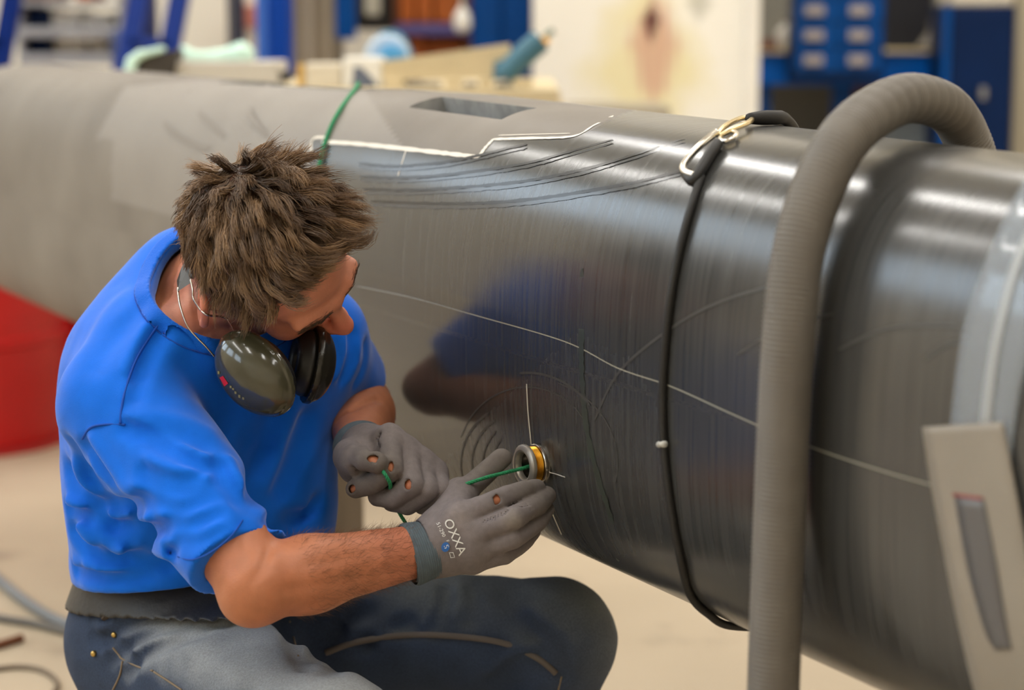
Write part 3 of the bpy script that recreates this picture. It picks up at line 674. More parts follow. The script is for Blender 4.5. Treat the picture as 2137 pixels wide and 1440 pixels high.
for L_ in ([(748, 341), (820, 347), (920, 340), (1000, 325), (1060, 310), (1100, 302)], [(752, 369), (850, 371), (960, 362), (1090, 343), (1180, 320), (1280, 292)],
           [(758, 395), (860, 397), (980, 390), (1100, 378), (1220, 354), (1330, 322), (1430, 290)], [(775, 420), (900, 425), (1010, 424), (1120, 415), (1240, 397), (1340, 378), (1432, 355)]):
    ribbon('ply_edge', L_, .0042, M_ply, mast, lift=.0009, wob=.25)  # shading along the laminate step, painted as a dark ribbon
    ribbon('ply_edge', [(x, y+7) for x, y in L_], .0045, mat('ply_edge_highlight', srgb(70, 72, 74), .22), mast, lift=.0008, wob=.25)  # paler ribbon beside it paints the highlight of the step
for L_ in ([(560, 175), (520, 230), (560, 285)], [(330, 190), (345, 260), (400, 300), (440, 310)], [(395, 190), (420, 240), (470, 285)]):
    ribbon('ply_edge', L_, .012, mat('primed_ply_edge', srgb(132, 125, 117), .7), mast, lift=.0008)
pc = (1125, 968)
for (rx, ry, a0, a1, w) in ((120, 130, 165, 235, .0035), (100, 112, 160, 235, .0035), (80, 95, 160, 225, .0032), (62, 78, 165, 222, .003), (150, 190, 265, 320, .003), (128, 160, 200, 330, .002), (165, 180, 290, 375, .002)):
    pts = [(pc[0]-25+rx*1.15*math.cos(math.radians(a)), pc[1]+ry*math.sin(math.radians(a))) for a in np.linspace(a0, a1, 8)]
    ribbon('sanding_swirl', pts, w, M_scuff, mast)
ribbon('resin_run', [(1215, 560), (1214, 720), (1216, 800), (1226, 900), (1250, 1000), (1275, 1080), (1290, 1170)], .011, mat('greenish_resin', srgb(58, 63, 57), .3), mast, wob=.3)
for L_ in ([(1240, 880), (1290, 780), (1380, 700), (1480, 640), (1600, 600), (1690, 588)], [(1540, 740), (1640, 680), (1740, 655)], [(1750, 730), (1840, 690), (1950, 678), (2060, 690)], [(1930, 750), (1990, 715), (2100, 715)]):
    ribbon('sanding_swirl', L_, .0035, M_scuff, mast)
# three thin centring wires glued round the hole
for L_, lab in (([(1102, 801), (1105, 860), (1112, 930)], 'upright'), ([(1146, 984), (1165, 989), (1182, 995)], 'short'), ([(1150, 1056), (1162, 1085), (1174, 1113)], 'lower')):
    P_ = smooth_path(mhit(L_, lift=.002), 8); o = MB().tube(P_, .0007, 6).build('centring_wire', mat('bright_wire', srgb(216, 214, 208), .3, metal=.5))
    tag(o, {'upright': 'thin bright wire rising from the bobbin on the mast', 'short': 'short bright wire pointing right of the bobbin', 'lower': 'thin bright wire below the gloved fingertips'}[lab], 'wire', 'thin bright wires on the mast')

# ------------------------------------------------------------------ trestle under the mast
M_tres = mat('trestle_wood', srgb(104, 92, 78), .7, var=.15, vscale=6, stretch=(5, 5, 1))
for (u0, lab) in ((1.32, 'dark wooden trestle under the mast behind the man'), (-2.0, 'dark wooden trestle under the near end of the mast')):
    c = M_O+u0*M_AX; tr = empty('trestle', (c[0], c[1], 0)); tag(tr, lab, 'trestle', 'trestles under the mast'); R = frame(UPV, M_N)
    zt = M_O[2]-M_B
    def tp(nm, cc, hh, bev=.006, RR=None): part(nm, M_tres, tr, lambda m: m.box(cc, hh, R if RR is None else RR, bev))
    tp('cross_beam', (c[0], c[1], zt-.06), (.3, .05, .055))
    for s in (-1, 1):
        for q in (-1, 1):
            p = c+M_N*s*.22+M_AX*q*.07; tp('leg', (p[0], p[1], (zt-.11)/2), (.035, .028, (zt-.11)/2))
        p = c+M_N*s*.22; tp('brace', (p[0], p[1], .15), (.02, .07, .025))
    for s in (-1, 1):
        p = c+M_N*s*.11; part('cradle_pad', mat('grey_felt', srgb(120, 112, 100), .95), tr, lambda m: m.box((p[0], p[1], zt-.002), (.05, .05, .008), R, .003))

# ------------------------------------------------------------------ hose draped over the mast
M_hose = mat('grey_hose_rubber', srgb(112, 106, 98), .5, var=.08, vscale=20)
hp = [p for p in mhit([(1690, 900), (1705, 700), (1722, 560), (1757, 450), (1803, 365), (1862, 312)], lift=.031)]
low = hp[0]
below = [np.array([low[0]-.004, low[1]-.002, z]) for z in (-.02, .1, .3, .45, .58)]
top_u = mast_uth(mhit([(1900, 318)])[0])[0]
hpath = below+hp
def over(u, th, lift): 
    p = prof(np.array(u), np.array(th)); return p+mast_n(p)*lift
ul_ = mast_uth(mhit([(1862, 312)])[0])
hpath = hpath[:-1]+[W(1860, 302, 1.985), W(1922, 264, 2.05), W(1982, 262, 2.14)]
for q in range(len(below), len(hpath)):              # keep the hose outside the tube
    for _ in range(40):
        if mast_f(np.array([hpath[q]]))[0] > .029: break
        hpath[q] = hpath[q]+mast_n(hpath[q])*.002
for th_, x_, lf_ in ((2.35, 2040, .030), (2.8, 2062, .028), (3.2, 2066, .03)):
    us_ = np.linspace(-1.2, 0, 240); xs_ = np.array([PX(over(u_, th_, lf_))[0] for u_ in us_]); hpath.append(over(us_[np.argmin(np.abs(xs_-x_))], th_, lf_))
e_ = hpath[-1]; hpath += [np.array([e_[0]+.01, e_[1]+.005, .5]), np.array([e_[0]+.012, e_[1]+.006, .2]), np.array([e_[0]+.06, e_[1]+.05, .03]), np.array([e_[0]+.3, e_[1]+.2, .028])]
hs = smooth_path(hpath[0:1]+hpath[1:], 40)
dl = np.concatenate([[0], np.cumsum(np.linalg.norm(np.diff(hs, axis=0), axis=1))]); s_ = np.arange(0, dl[-1], .0012)
hs = np.stack([np.interp(s_, dl, hs[:, k]) for k in range(3)], 1)
for _ in range(400): hs[1:-1] = hs[1:-1]*.5+.25*(hs[2:]+hs[:-2])
hr = .0246+.0011*np.cos(2*np.pi*s_/.0046)
o = MB().tube(hs, hr, 26).build('suction_hose', M_hose, None, True); tag(o, 'thick grey ribbed suction hose draped over the mast', 'hose')
# bit of red tape beside the hose
rp = mhit([(1603, 1188), (1614, 1186), (1616, 1222), (1606, 1218)], lift=.002)
o = MB().add(list(rp)+[p+M_N*.0015 for p in rp], [(0, 1, 2, 3), (7, 6, 5, 4), (0, 4, 5, 1), (1, 5, 6, 2), (2, 6, 7, 3), (3, 7, 4, 0)]).build('red_tape', mat('red_tape', srgb(190, 70, 60), .5)); tag(o, 'small red tape scrap on the mast beside the hose', 'tape')

# ------------------------------------------------------------------ clear film strip and pale sheet taped round the near end
def sheet(name, rows, m, parent, lift, th=.0008):
    # rows: list of (list of photo points); builds a thin sheet following the mast
    G = [mhit(r, lift=lift) for r in rows]; nr, nc = len(G), len(G[0]); V = [p for g in G for p in g]; V2 = [p-mast_n(p)*th for p in V]; n = nr*nc
    Fs = [(i*nc+j, i*nc+j+1, (i+1)*nc+j+1, (i+1)*nc+j) for i in range(nr-1) for j in range(nc-1)]
    Fs += [tuple(n+k for k in f[::-1]) for f in Fs]
    ring = [j for j in range(nc)]+[i*nc+nc-1 for i in range(1, nr)]+[(nr-1)*nc+j for j in range(nc-2, -1, -1)]+[i*nc for i in range(nr-2, 0, -1)]
    Fs += [(ring[i], n+ring[i], n+ring[(i+1) % len(ring)], ring[(i+1) % len(ring)]) for i in range(len(ring))]
    return MB().add(V, []).add(V2, []) and None or MB().add(V+V2, Fs).build(name, m, parent, True)
def rows_between(Lp, Rp, nr, nc):
    Lp = smooth_path([(x, y, 0) for x, y in Lp], 12)[:, :2]; Rp = smooth_path([(x, y, 0) for x, y in Rp], 12)[:, :2]
    q = np.linspace(0, 1, nr); f = lambda P: np.stack([np.interp(q, np.linspace(0, 1, len(P)), P[:, k]) for k in (0, 1)], 1)
    a, b = f(Lp), f(Rp); return [[tuple(a[i]+(b[i]-a[i])*t) for t in np.linspace(0, 1, nc)] for i in range(nr)]
def film_mat():
    m = mat('clear_film', srgb(170, 178, 186), .12, spec=.6); b = m.node_tree.nodes['Principled BSDF']; b.inputs['Alpha'].default_value = .42; return m
film = sheet('plastic_strip', rows_between([(2150, 360), (2108, 440), (2062, 545), (2022, 660), (2002, 760), (1988, 900), (1984, 1000)], [(2330, 380), (2262, 480), (2212, 590), (2170, 690), (2140, 790), (2120, 910), (2112, 1010)], 26, 8), film_mat(), None, .003)
tag(film, 'clear plastic film strip wrapped round the right end of the mast', 'plastic strip')
fs = sheet('fold_line', rows_between([(2170, 440), (2120, 545), (2086, 660), (2066, 760), (2050, 890)], [(2186, 443), (2140, 548), (2108, 662), (2088, 762), (2074, 892)], 18, 3), mat('film_fold', srgb(196, 200, 202), .3, alpha=.6), None, .0042); fs.parent = film
def paper_mat(): 
    m = mat('translucent_sheet', srgb(160, 151, 138), .45, var=.05, vscale=12); m.node_tree.nodes['Principled BSDF'].inputs['Alpha'].default_value = .8; return m
ps = sheet('paper_sheet', rows_between([(1934, 890), (1950, 1000), (1975, 1130), (2000, 1260), (2040, 1430), (2060, 1520)], [(2102, 880), (2122, 985), (2145, 1110), (2168, 1240), (2200, 1400), (2220, 1490)], 22, 8), paper_mat(), None, .0055)
tag(ps, 'pale translucent sheet taped over the lower end of the plastic strip', 'sheet')
dp = sheet('dark_window', rows_between([(2004, 1035), (2030, 1180), (2066, 1310), (2090, 1352)], [(2064, 1040), (2090, 1170), (2110, 1290), (2122, 1350)], 14, 4), mat('dark_print', srgb(96, 94, 94), .4), None, .0066); dp.parent = ps
rl = sheet('red_mark', rows_between([(2000, 1028), (2001, 1034)], [(2062, 1036), (2063, 1042)], 2, 4), mat('red_print', srgb(150, 70, 66), .5), None, .0068); rl.parent = ps

# ------------------------------------------------------------------ bungee cord with steel hook
bg = empty('bungee_cord', tuple(mhit([(1400, 830)])[0])); tag(bg, 'black bungee cord with steel hook strapped round the mast', 'bungee cord')
def bpart(nm, mb_, m, smooth=True):
    o = mb_.build(nm, m, None, smooth); o.parent = bg; o.matrix_parent_inverse = Matrix.Translation(-bg.location); return o
M_blackcord = mat('black_cord', srgb(28, 27, 26), .55, bump=.3, bscale=400); M_chrome = mat('hook_steel', srgb(214, 208, 196), .22, metal=1.0)
cp = list(mhit([(1468, 372), (1450, 430), (1428, 510), (1410, 600), (1400, 670), (1392, 760), (1389, 840), (1392, 930), (1400, 1010), (1412, 1090), (1428, 1170), (1445, 1235)], lift=.004))
uc_, tc2 = mast_uth(cp[-1]-M_N*.004)
cp += [over(uc_, 2*math.pi-a, .004) for a in (1.0, 1.25, 1.6, 2.2, 2.8, 3.3, 3.9, 4.4)]
bpart('cord', MB().tube(smooth_path(cp, 8), .0046, 12), M_blackcord)
hk = list(mhit([(1462, 378), (1444, 372), (1437, 360), (1452, 338), (1475, 315), (1500, 294)], lift=.010))
bpart('hook', MB().tube(smooth_path(hk, 8), .0042, 12), M_chrome)
hb = list(mhit([(1440, 368), (1455, 385), (1470, 365), (1490, 330), (1502, 312)], lift=.007)); bpart('hook_sleeve', MB().tube(smooth_path(hb, 6), [.004]*1+[.008]*23+[.004], 12) if False else MB().tube(smooth_path(hb, 6), .0065, 12), mat('black_rubber', srgb(20, 19, 18), .5))
rg_ = list(mhit([(1500, 296), (1515, 278), (1545, 262), (1568, 262), (1560, 272), (1530, 285), (1508, 297)], lift=.008)); bpart('ring', MB().tube(smooth_path(rg_, 8), .0032, 10), mat('brass_steel', srgb(226, 206, 160), .25, metal=1.0))
rg_ = list(mhit([(1506, 300), (1520, 288), (1538, 289), (1534, 299), (1515, 306)], lift=.006)); bpart('ring', MB().tube(smooth_path(rg_, 8, True), .003, 10, True), M_chrome)
su, st0 = mast_uth(mhit([(1562, 264)])[0]); st_ = [over(su+a, st0+b, .009) for a, b in ((0, 0), (.012, .1), (.04, .25), (.09, .6), (.12, 1.1))]; bpart('strap_end', MB().tube(smooth_path(st_, 6), np.interp(np.linspace(0, 1, 25), [0, .15, .5, 1], [.006, .0085, .0075, .004]), 8), mat('black_webbing', srgb(24, 22, 22), .7))
bpart('crimp', MB().tube(list(mhit([(1386, 926), (1400, 925)], lift=.007)), .0035, 8), mat('pale_zip_tie', srgb(190, 188, 180), .5))

# ------------------------------------------------------------------ green rope over the mast, hanging behind the man
M_green = mat('green_rope', srgb(30, 132, 84), .7, var=.25, vscale=300, bump=.5, bscale=500)
gu, gt = mast_uth(mhit([(742, 189)])[0])
gp = []
for b_ in (1.6, 1.2, .8, .4, .15):                   # the far side, running away from the viewer over the crown
    us_ = np.linspace(gu, gu+1.0, 200); xs_ = np.array([PX(over(u_, gt+b_, .005))[0] for u_ in us_]); gp.append(over(us_[np.argmin(np.abs(xs_-(746+6*b_)))], gt+b_, .005))
gp += list(mhit([(743, 190), (715, 230), (692, 275), (676, 325), (668, 380), (662, 470), (660, 600), (666, 750), (676, 880)], lift=.004))
lastp = gp[-1]; gp += [np.array([lastp[0]+.004, lastp[1]+.0, z]) for z in (lastp[2]-.1, lastp[2]-.22, lastp[2]-.36, .25, .1)] 
gp += [gp[-1]+np.array([.03, -.02, -.094]), gp[-1]+np.array([.15, -.05, -.094])]
o = MB().tube(smooth_path(gp, 8), .0034, 8).build('green_rope', M_green, None, True); tag(o, 'green rope looped over the mast and hanging down behind the man', 'rope')

# ------------------------------------------------------------------ work table behind the mast with things on it
Yt = 5.1
tbl = empty('work_table', (wx(700, Yt), Yt+.1, 0)); tag(tbl, 'pale worktable standing behind the mast', 'table')
zt = hz(182, Yt)
part('table_top', M_wood, tbl, lambda m: m.box((wx(690, Yt), Yt+.35, zt-.02), ((wx(1180, Yt)-wx(230, Yt))/2, .42, .02), bev=.005))
for px in (250, 1160):
    for dy in (.0, .68): part('leg', M_wood, tbl, lambda m: m.box((wx(px, Yt)*(.98), Yt+dy, (zt-.04)/2), (.03, .03, (zt-.04)/2), bev=.004))
def tthing(nm, m, x0, x1, y0, y1, Y, th, lab, cat, bev=.006, g=None):
    mb = MB(); a, b = wx(x0, Y), wx(x1, Y); z1 = hz(y1, Y); z0 = zt if y0 is None else hz(y0, Y)
    mb.box(((a+b)/2, Y+th/2, (z0+z1)/2), ((b-a)/2, th/2, (z1-z0)/2), bev=bev); o = mb.build(nm, m); tag(o, lab, cat, g); return o
gc = tthing('carton', mat('grey_board', srgb(196, 190, 180), .8, var=.04), 372, 586, None, 128, Yt+.05, .2, 'long pale grey carton on the table behind the mast', 'carton')
q = MB(); a = wx(588, Yt+.04); q.box((wx(600, Yt+.04), Yt+.045, hz(158, Yt+.04)), (.016, .004, .012), bev=.001); w_ = q.build('dark_label', M_dark, gc)
tthing('carton', M_white, 718, 800, None, 120, Yt+.03, .14, 'white carton with a dark blue patch on the table', 'carton')
q = MB(); q.prism([(-.03, -.045), (.045, -.045), (.03, -.01), (.0, .02), (-.02, .025)], frame((0, -1, 0), (1, 0, 0)), (wx(758, Yt+.02), Yt+.029, hz(158, Yt)), .003); tag(q.build('label_patch', mat('dark_blue_patch', srgb(96, 104, 122), .6)), 'dark blue patch stuck on the white carton', 'patch')
tthing('carton', M_carton, 640, 716, None, 132, Yt+.03, .14, 'tan carton left of the white one on the table', 'carton')
tthing('tape_roll', mat('amber_tape', srgb(206, 166, 84), .4), 624, 638, None, 132, Yt+.03, .03, 'amber tape-covered block beside the tan carton', 'block')
# wooden jig: wedge board on blocks
yb_ = Yt+.02
q = MB(); pts = [(800, 128), (1064, 92), (1068, 112), (1045, 160), (800, 168)]
q.prism([(wx(x, yb_), hz(y, yb_)) for x, y in pts], np.array([[1, 0, 0], [0, 0, -1], [0, 1, 0]], float), (0, yb_+.03, 0), .05)
tag(q.build('wedge_board', M_wood), 'pale tapered wooden board lying on blocks on the table', 'board')
for i, (x0, x1) in enumerate(((806, 842), (930, 962), (1000, 1028), (1070, 1112))):
    tthing('wooden_block', M_wood, x0, x1, None, 163, Yt+.0, .1, ['first', 'second', 'third', 'fourth'][i]+' pale wooden block from the left under the tapered board', 'block', g='wooden blocks on the table')
for i, (x0, x1) in enumerate(((850, 920), (968, 996), (1034, 1066))):
    tthing('white_block', mat('grey_white_block', srgb(204, 200, 194), .7), x0, x1, None, 170, Yt+.05, .08, ['wide', 'narrow', 'rightmost'][i]+' grey-white block between the wooden blocks', 'block', g='grey-white blocks on the table')
at = empty('air_tool', tuple(W(1090, 120, Yt-.02))); tag(at, 'teal air tool with brass collar and thin nozzle leaning on the board', 'air tool')
def atp(nm, mb_, m): o = mb_.build(nm, m, None, False, 40); o.parent = at; o.matrix_parent_inverse = Matrix.Translation(-at.location); return o
M_teal = mat('teal_body', srgb(58, 104, 122), .45, var=.1)
P1, P2, P3 = W(1062, 146, Yt-.02), W(1090, 118, Yt-.02), W(1128, 84, Yt-.02)
atp('body', MB().tube(smooth_path([W(1050, 158, Yt-.02), P1, P2, P3], 4), .031, 14), M_teal)
atp('grip', MB().tube([W(1046, 128, Yt-.02), W(1050, 164, Yt-.02)], [.020, .026], 12), M_teal)
atp('collar', MB().tube([W(1126, 86, Yt-.02), W(1136, 98, Yt-.02)], .022, 12), mat('brass', srgb(190, 140, 60), .3, metal=.8))
atp('nozzle', MB().tube([W(1130, 82, Yt-.02), W(1155, 63, Yt-.02)], .008, 10), mat('green_grey_tip', srgb(120, 136, 120), .5))
# power saw, black pouch, gloves
ps_ = empty('power_saw', (wx(815, Yt+.38), Yt+.38, zt)); tag(ps_, 'white and blue power saw standing on the table', 'power saw')
def psp(nm, mb_, m): o = mb_.build(nm, m, None, False, 40); o.parent = ps_; o.matrix_parent_inverse = Matrix.Translation(-ps_.location); return o
cc = np.array([wx(812, Yt+.38), Yt+.38, hz(118, Yt+.38)]); Ry = frame((0, -1, 0), (1, 0, 0))
psp('blade_guard', MB().lathe(cc, Ry, [(.01, -.03), (.055, -.03), (.062, -.022), (.062, .022), (.055, .03), (.01, .03)], 30), mat('pale_blue_guard', srgb(186, 204, 222), .35))
psp('motor_body', MB().lathe(cc+np.array([.012, -.01, -.01]), Ry, [(.01, -.0), (.04, .0), (.046, .02), (.04, .08), (.02, .09)], 24), mat('saw_blue', srgb(60, 140, 190), .4))
psp('handle', MB().tube(smooth_path([cc+np.array([-.05, 0, -.02]), cc+np.array([-.02, 0, .05]), cc+np.array([.03, 0, .055]), cc+np.array([.062, 0, .0])], 6), .012, 10), mat('saw_teal', srgb(40, 110, 140), .4))
psp('base_plate', MB().box((cc[0], cc[1], zt+.004), (.09, .06, .004), bev=.001).box((cc[0], cc[1], (zt+cc[2]-.05)/2), (.03, .02, (cc[2]-.05-zt)/2)), M_dark)
q = MB(); yb2 = Yt+.02
q.prism([(wx(x, yb2), hz(y, yb2)) for x, y in ((285, 122), (372, 104), (376, 112), (368, 150), (296, 150))], np.array([[1, 0, 0], [0, 0, -1], [0, 1, 0]], float), (0, yb2+.06, 0), .1); q.box((wx(332, yb2), yb2+.06, (zt+hz(150, yb2))/2), (.04, .05, (hz(150, yb2)-zt)/2))
tag(q.build('black_pouch', mat('charcoal_pouch', srgb(62, 56, 50), .8)), 'charcoal pouch on the table behind the left part of the mast', 'pouch')
M_mint = mat('mint_rubber', srgb(206, 238, 222), .45, sss=.0)
def glove_blob(nm, pts, rs, Y, lab):
    s = SDF()
    for i in range(len(pts)-1): s.u(cone(W(*pts[i], Y), W(*pts[i+1], Y), rs[i], rs[i+1]), .012)
    o = put(nm, sdf_mesh(nm, s, .004), M_mint, None, True); tag(o, lab, 'glove', 'mint rubber gloves'); return o
glove_blob('rubber_glove', [(270, 150), (275, 128), (292, 114), (340, 102)], [.016, .012, .01, .008], Yt-.03, 'mint rubber glove tucked beside the charcoal pouch')
glove_blob('rubber_glove', [(386, 104), (400, 118), (450, 118), (505, 110), (516, 114)], [.012, .014, .016, .026, .018], Yt+.12, 'mint rubber glove lying on the long grey carton')
# ------------------------------------------------------------------ the man: skeleton points (photo column, row, depth)
rng = np.random.default_rng(7)
Hc = W(556, 540, 2.34)
hF = unit(C2W([.79, .598, -.08])); hU = C2W([.12, -.309, -.93]); hU = unit(hU-hF*(hU @ hF)); hR = np.cross(hF, hU)
RH = np.stack([hF, hU, hR], 1)
def HP(f, u, r): return Hc+RH @ np.array([f, u, r])
NB = W(470, 612, 2.470)
RS, RE, RW_ = W(262, 845, 2.34), W(540, 1222, 2.18), W(905, 1142, 2.296)
LS, LE, LW_ = W(650, 704, 2.52), W(750, 842, 2.668), W(752, 930, 2.42)
RHp, RK = W(335, 1350, 2.56), W(690, 1562, 2.22)
LHp, LK = W(500, 1305, 2.70), W(1158, 1332, 2.585)
RA = np.array([RK[0]+.03, RK[1]+.06, .10]); LA = np.array([LK[0]-.03, LK[1]+.03, .10])
tL = unit(C2W([.742, -.27, .606])); tU = C2W([.165, -.889, -.425]); tU = unit(tU-tL*(tL @ tU)); tF = np.cross(tL, tU)
if tF @ C2W([.65, .4, -.6]) < 0: tF = -tF
RT = np.stack([tL, tU, tF], 1)
fh = unit([.73, -.68, 0]); PU = unit(np.array([-.10, .09, .95])); pL = unit(np.cross(PU, fh)); pF = np.cross(pL, PU)
if pL[0] < 0: pL = -pL
RP = np.stack([pL, PU, pF], 1)
WAIST = W(402, 1196, 2.585); PELV = W(405, 1290, 2.61)

nax = unit(C2W([.16, -.34, -.92]))
def torso(s, g):
    s.u(ell(W(418, 880, 2.475), np.array([.172, .205, .112])+g, RT), .03)
    s.u(ell(W(325, 770, 2.50), np.array([.125, .12, .10])+g, RT), .06)
    s.u(ell(W(556, 770, 2.50), np.array([.12, .13, .09])+g, RT), .05)
    s.u(ell(W(405, 1060, 2.545), np.array([.162, .17, .125])+g, RP), .08)
    s.u(cone(WAIST, PELV, .149+g, .152+g), .06)
    s.u(cone(NB+nax*(-.03), RS, .066+g, .062+g), .05)
    s.u(cone(NB+nax*(-.03), LS, .066+g, .062+g), .05)
    s.u(ell(W(395, 650, 2.53), np.array([.095, .11, .085])+g, RT), .05)
    return s
# ------------------------------------------------------------------ hands (bones shared by hands and gloves)
def w3(l): return [W(*p) for p in l]
# near right hand on the bobbin
R_thumb = w3([(926, 1088, 2.300), (962, 1032, 2.326), (1010, 990, 2.345), (1047, 957, 2.345)])
R_index = w3([(958, 1078, 2.272), (1040, 1042, 2.268), (1095, 1024, 2.296), (1120, 1020, 2.318)])
R_middle = w3([(985, 1112, 2.268), (1072, 1080, 2.258), (1122, 1052, 2.295), (1140, 1034, 2.325)])
R_ring = w3([(992, 1146, 2.276), (1070, 1122, 2.266), (1120, 1088, 2.300), (1138, 1064, 2.332)])
R_pinky = w3([(985, 1172, 2.292), (1050, 1158, 2.286), (1090, 1132, 2.308), (1112, 1106, 2.332)])
R_wrist = [W(880, 1150, 2.290), W(918, 1136, 2.296)]
# far left hand: fist on the rope
L_thumb = w3([(728, 948, 2.352), (740, 958, 2.330), (764, 960, 2.306), (787, 966, 2.298)])
L_index = w3([(812, 914, 2.352), (818, 978, 2.308), (783, 1006, 2.318), (742, 1021, 2.330)])
L_middle = w3([(846, 940, 2.352), (862, 1012, 2.306), (822, 1040, 2.322), (788, 1036, 2.338)])
L_ring = w3([(880, 966, 2.352), (893, 1022, 2.312), (850, 1054, 2.326), (818, 1048, 2.342)])
L_pinky = w3([(908, 988, 2.352), (921, 1022, 2.322), (902, 1050, 2.330), (882, 1056, 2.340)])
L_wrist = [W(758, 938, 2.415), W(772, 948, 2.39)]
def hand_sdf(fingers, rads, palm, thumb, wrist, wr, kk=.0012):
    s = SDF()
    for p, r, k in palm: s.u(cone(p[0], p[1], r[0], r[1]), k)
    s.u(cone(wrist[0], wrist[1], wr, wr), .02)
    ch = [chain(f, r) for f, r in zip(fingers, rads)]
    def ff(P):
        d = np.full(len(P), .5)
        for c in ch:
            m = np.all((P > c.lo-.05) & (P < c.hi+.05), axis=1)
            if m.any(): d[m] = smin(d[m], c.f(P[m]), kk)
        return d
    s.u(Prim(ff, np.min([c.lo for c in ch], 0), np.max([c.hi for c in ch], 0)), .007)
    s.u(cone(thumb[0], thumb[1], .0185, .0150), .012); s.u(chain(thumb[1:], [.0150, .0132, .0124]), .003)
    return s
FR = [.0142, .0130, .0118, .0108]
def mid(a, b, t=.5): return a+(b-a)*t
wR = R_wrist[1]
R_palm = [((wR, R_index[0]), (.026, .0155), .02), ((wR, R_middle[0]), (.027, .0155), .02), ((wR, R_ring[0]), (.026, .015), .02), ((wR, R_pinky[0]), (.024, .0145), .02),
          ((mid(wR, R_middle[0], .3), mid(wR, R_ring[0], .9)), (.027, .018), .02), ((mid(wR, R_thumb[0], .3), R_thumb[1]), (.02, .0165), .02), ((R_thumb[1], R_index[0]), (.012, .012), .02)]
Rhand = hand_sdf([R_index, R_middle, R_ring, R_pinky], [FR, [.0145, .0135, .0122, .0112], [.014, .0128, .0116, .0106], [.013, .0115, .0105, .0098]], R_palm, R_thumb, R_wrist, .030)
wL = L_wrist[1]; bk = C2W([0, 0, .012])
L_palm = [((wL, L_index[0]), (.026, .0165), .02), ((wL, L_middle[0]), (.026, .016), .02), ((wL, L_ring[0]), (.026, .0155), .02), ((wL, L_pinky[0]), (.024, .015), .02),
          ((W(752, 968, 2.37), W(800, 985, 2.36)), (.022, .022), .02), ((W(800, 985, 2.36), W(880, 1020, 2.355)), (.022, .018), .02), ((W(738, 970, 2.36), L_thumb[1]), (.019, .0165), .015)]
Lhand = hand_sdf([L_index, L_middle, L_ring, L_pinky], [[.0150, .0140, .0126, .0116], [.0152, .0142, .0126, .0116], [.0145, .0132, .0120, .011], [.0135, .0122, .011, .0102]], L_palm, L_thumb, L_wrist, .028)

# ------------------------------------------------------------------ body (one continuous mesh)
GS = .0042     # the hand lies this far inside the glove
def shrink(sdf, off):
    class Q:
        lo, hi = sdf.lo, sdf.hi
        @staticmethod
        def f(P): return sdf(P)+off
    return Prim(Q.f, sdf.lo, sdf.hi)
body = SDF()
torso(body, -.03)
body.u(cone(WAIST, PELV, .112, .115), .03)
for a, b, c in ((RHp, RK, RA), (LHp, LK, LA)):
    body.u(cone(a, b, .072, .055), .02); body.u(cone(b, c, .050, .036), .03); body.u(cone(c+[0, 0, -.03], c+unit([.7, -.6, 0])*.15+[0, 0, -.055], .034, .026), .03)
# arms
body.u(cone(RS, RE, .050, .040), .04)
body.u(cone(LS, LE, .050, .041), .04)
def forearm(s, E, Wr, up, r0, r1, r2):
    M = mid(E, Wr, .28); s.u(cone(E, M, .039, r0), .012); s.u(cone(M, Wr, r0, r2), .02)
    s.u(ell(mid(E, Wr, .25)+up*.006, [.018, .018, .075], frame(Wr-E)), .03)
forearm(body, RE, RW_, unit(C2W([0, -1, -.3])), .0405, .034, .0285)
forearm(body, LE, LW_, unit(C2W([.5, -1, 0])), .0425, .036, .029)
body.u(ell(RE+C2W([-.012, .016, .0]), [.026, .026, .026]), .02)                        # point of the elbow
body.u(cone(mid(RS, RE, .45)+C2W([.012, -.012, -.01]), mid(RS, RE, .85)+C2W([.008, -.01, -.005]), .033, .026), .02)   # biceps
# neck
body.u(cone(HP(-.02, -.035, 0), NB, .054, .064), .025); body.u(cone(NB, NB-nax*.05, .064, .082), .02); body.u(cone(mid(NB, RS, .1)-nax*.02, mid(NB, RS, .3)-nax*.03+tF*.03, .066, .05), .02); body.u(cone(NB+nax*.0, NB+tF*.05-nax*.03, .062, .055), .02)
for sg in (-1, 1): body.u(cone(HP(-.012, -.03, .05*sg), mid(NB, RS if sg > 0 else LS, .18)+tF*.03, .013, .014), .018)
# head
head = SDF()
head.u(ell(HP(-.010, .046, 0), [.098, .085, .076], RH), .01)
head.u(ell(HP(.030, .045, 0), [.064, .066, .066], RH), .02)
head.u(ell(HP(.040, -.028, 0), [.054, .070, .056], RH), .03)
for sg in (-1, 1):
    head.u(cone(HP(.000, -.056, .052*sg), HP(.066, -.098, .018*sg), .018, .017), .025)
    head.u(ell(HP(.060, -.018, .043*sg), [.024, .018, .022], RH), .018)
    head.u(chain([HP(.086, .027, .048*sg), HP(.095, .030, .026*sg), HP(.096, .025, .008*sg)], [.009, .010, .009]), .014)
    head.cut(ell(HP(.106, .004, .031*sg), [.018, .013, .019], RH), .018)
    head.u(ell(HP(.079, .005, .031*sg), [.0145, .0115, .0145], RH), .006)
    head.u(ell(HP(.103, -.033, .012*sg), [.010, .009, .008], RH), .008)
head.u(ell(HP(.076, -.104, 0), [.022, .017, .024], RH), .02)
head.u(chain([HP(.093, .020, 0), HP(.106, -.002, 0), HP(.117, -.024, 0)], [.0085, .0095, .0125]), .012)
head.u(ell(HP(.086, -.062, 0), [.014, .010, .024], RH), .012); head.u(ell(HP(.084, -.076, 0), [.013, .008, .020], RH), .010)
head.groove([HP(.098, -.069, -.022), HP(.101, -.068, 0), HP(.098, -.069, .022)], .004, .004)
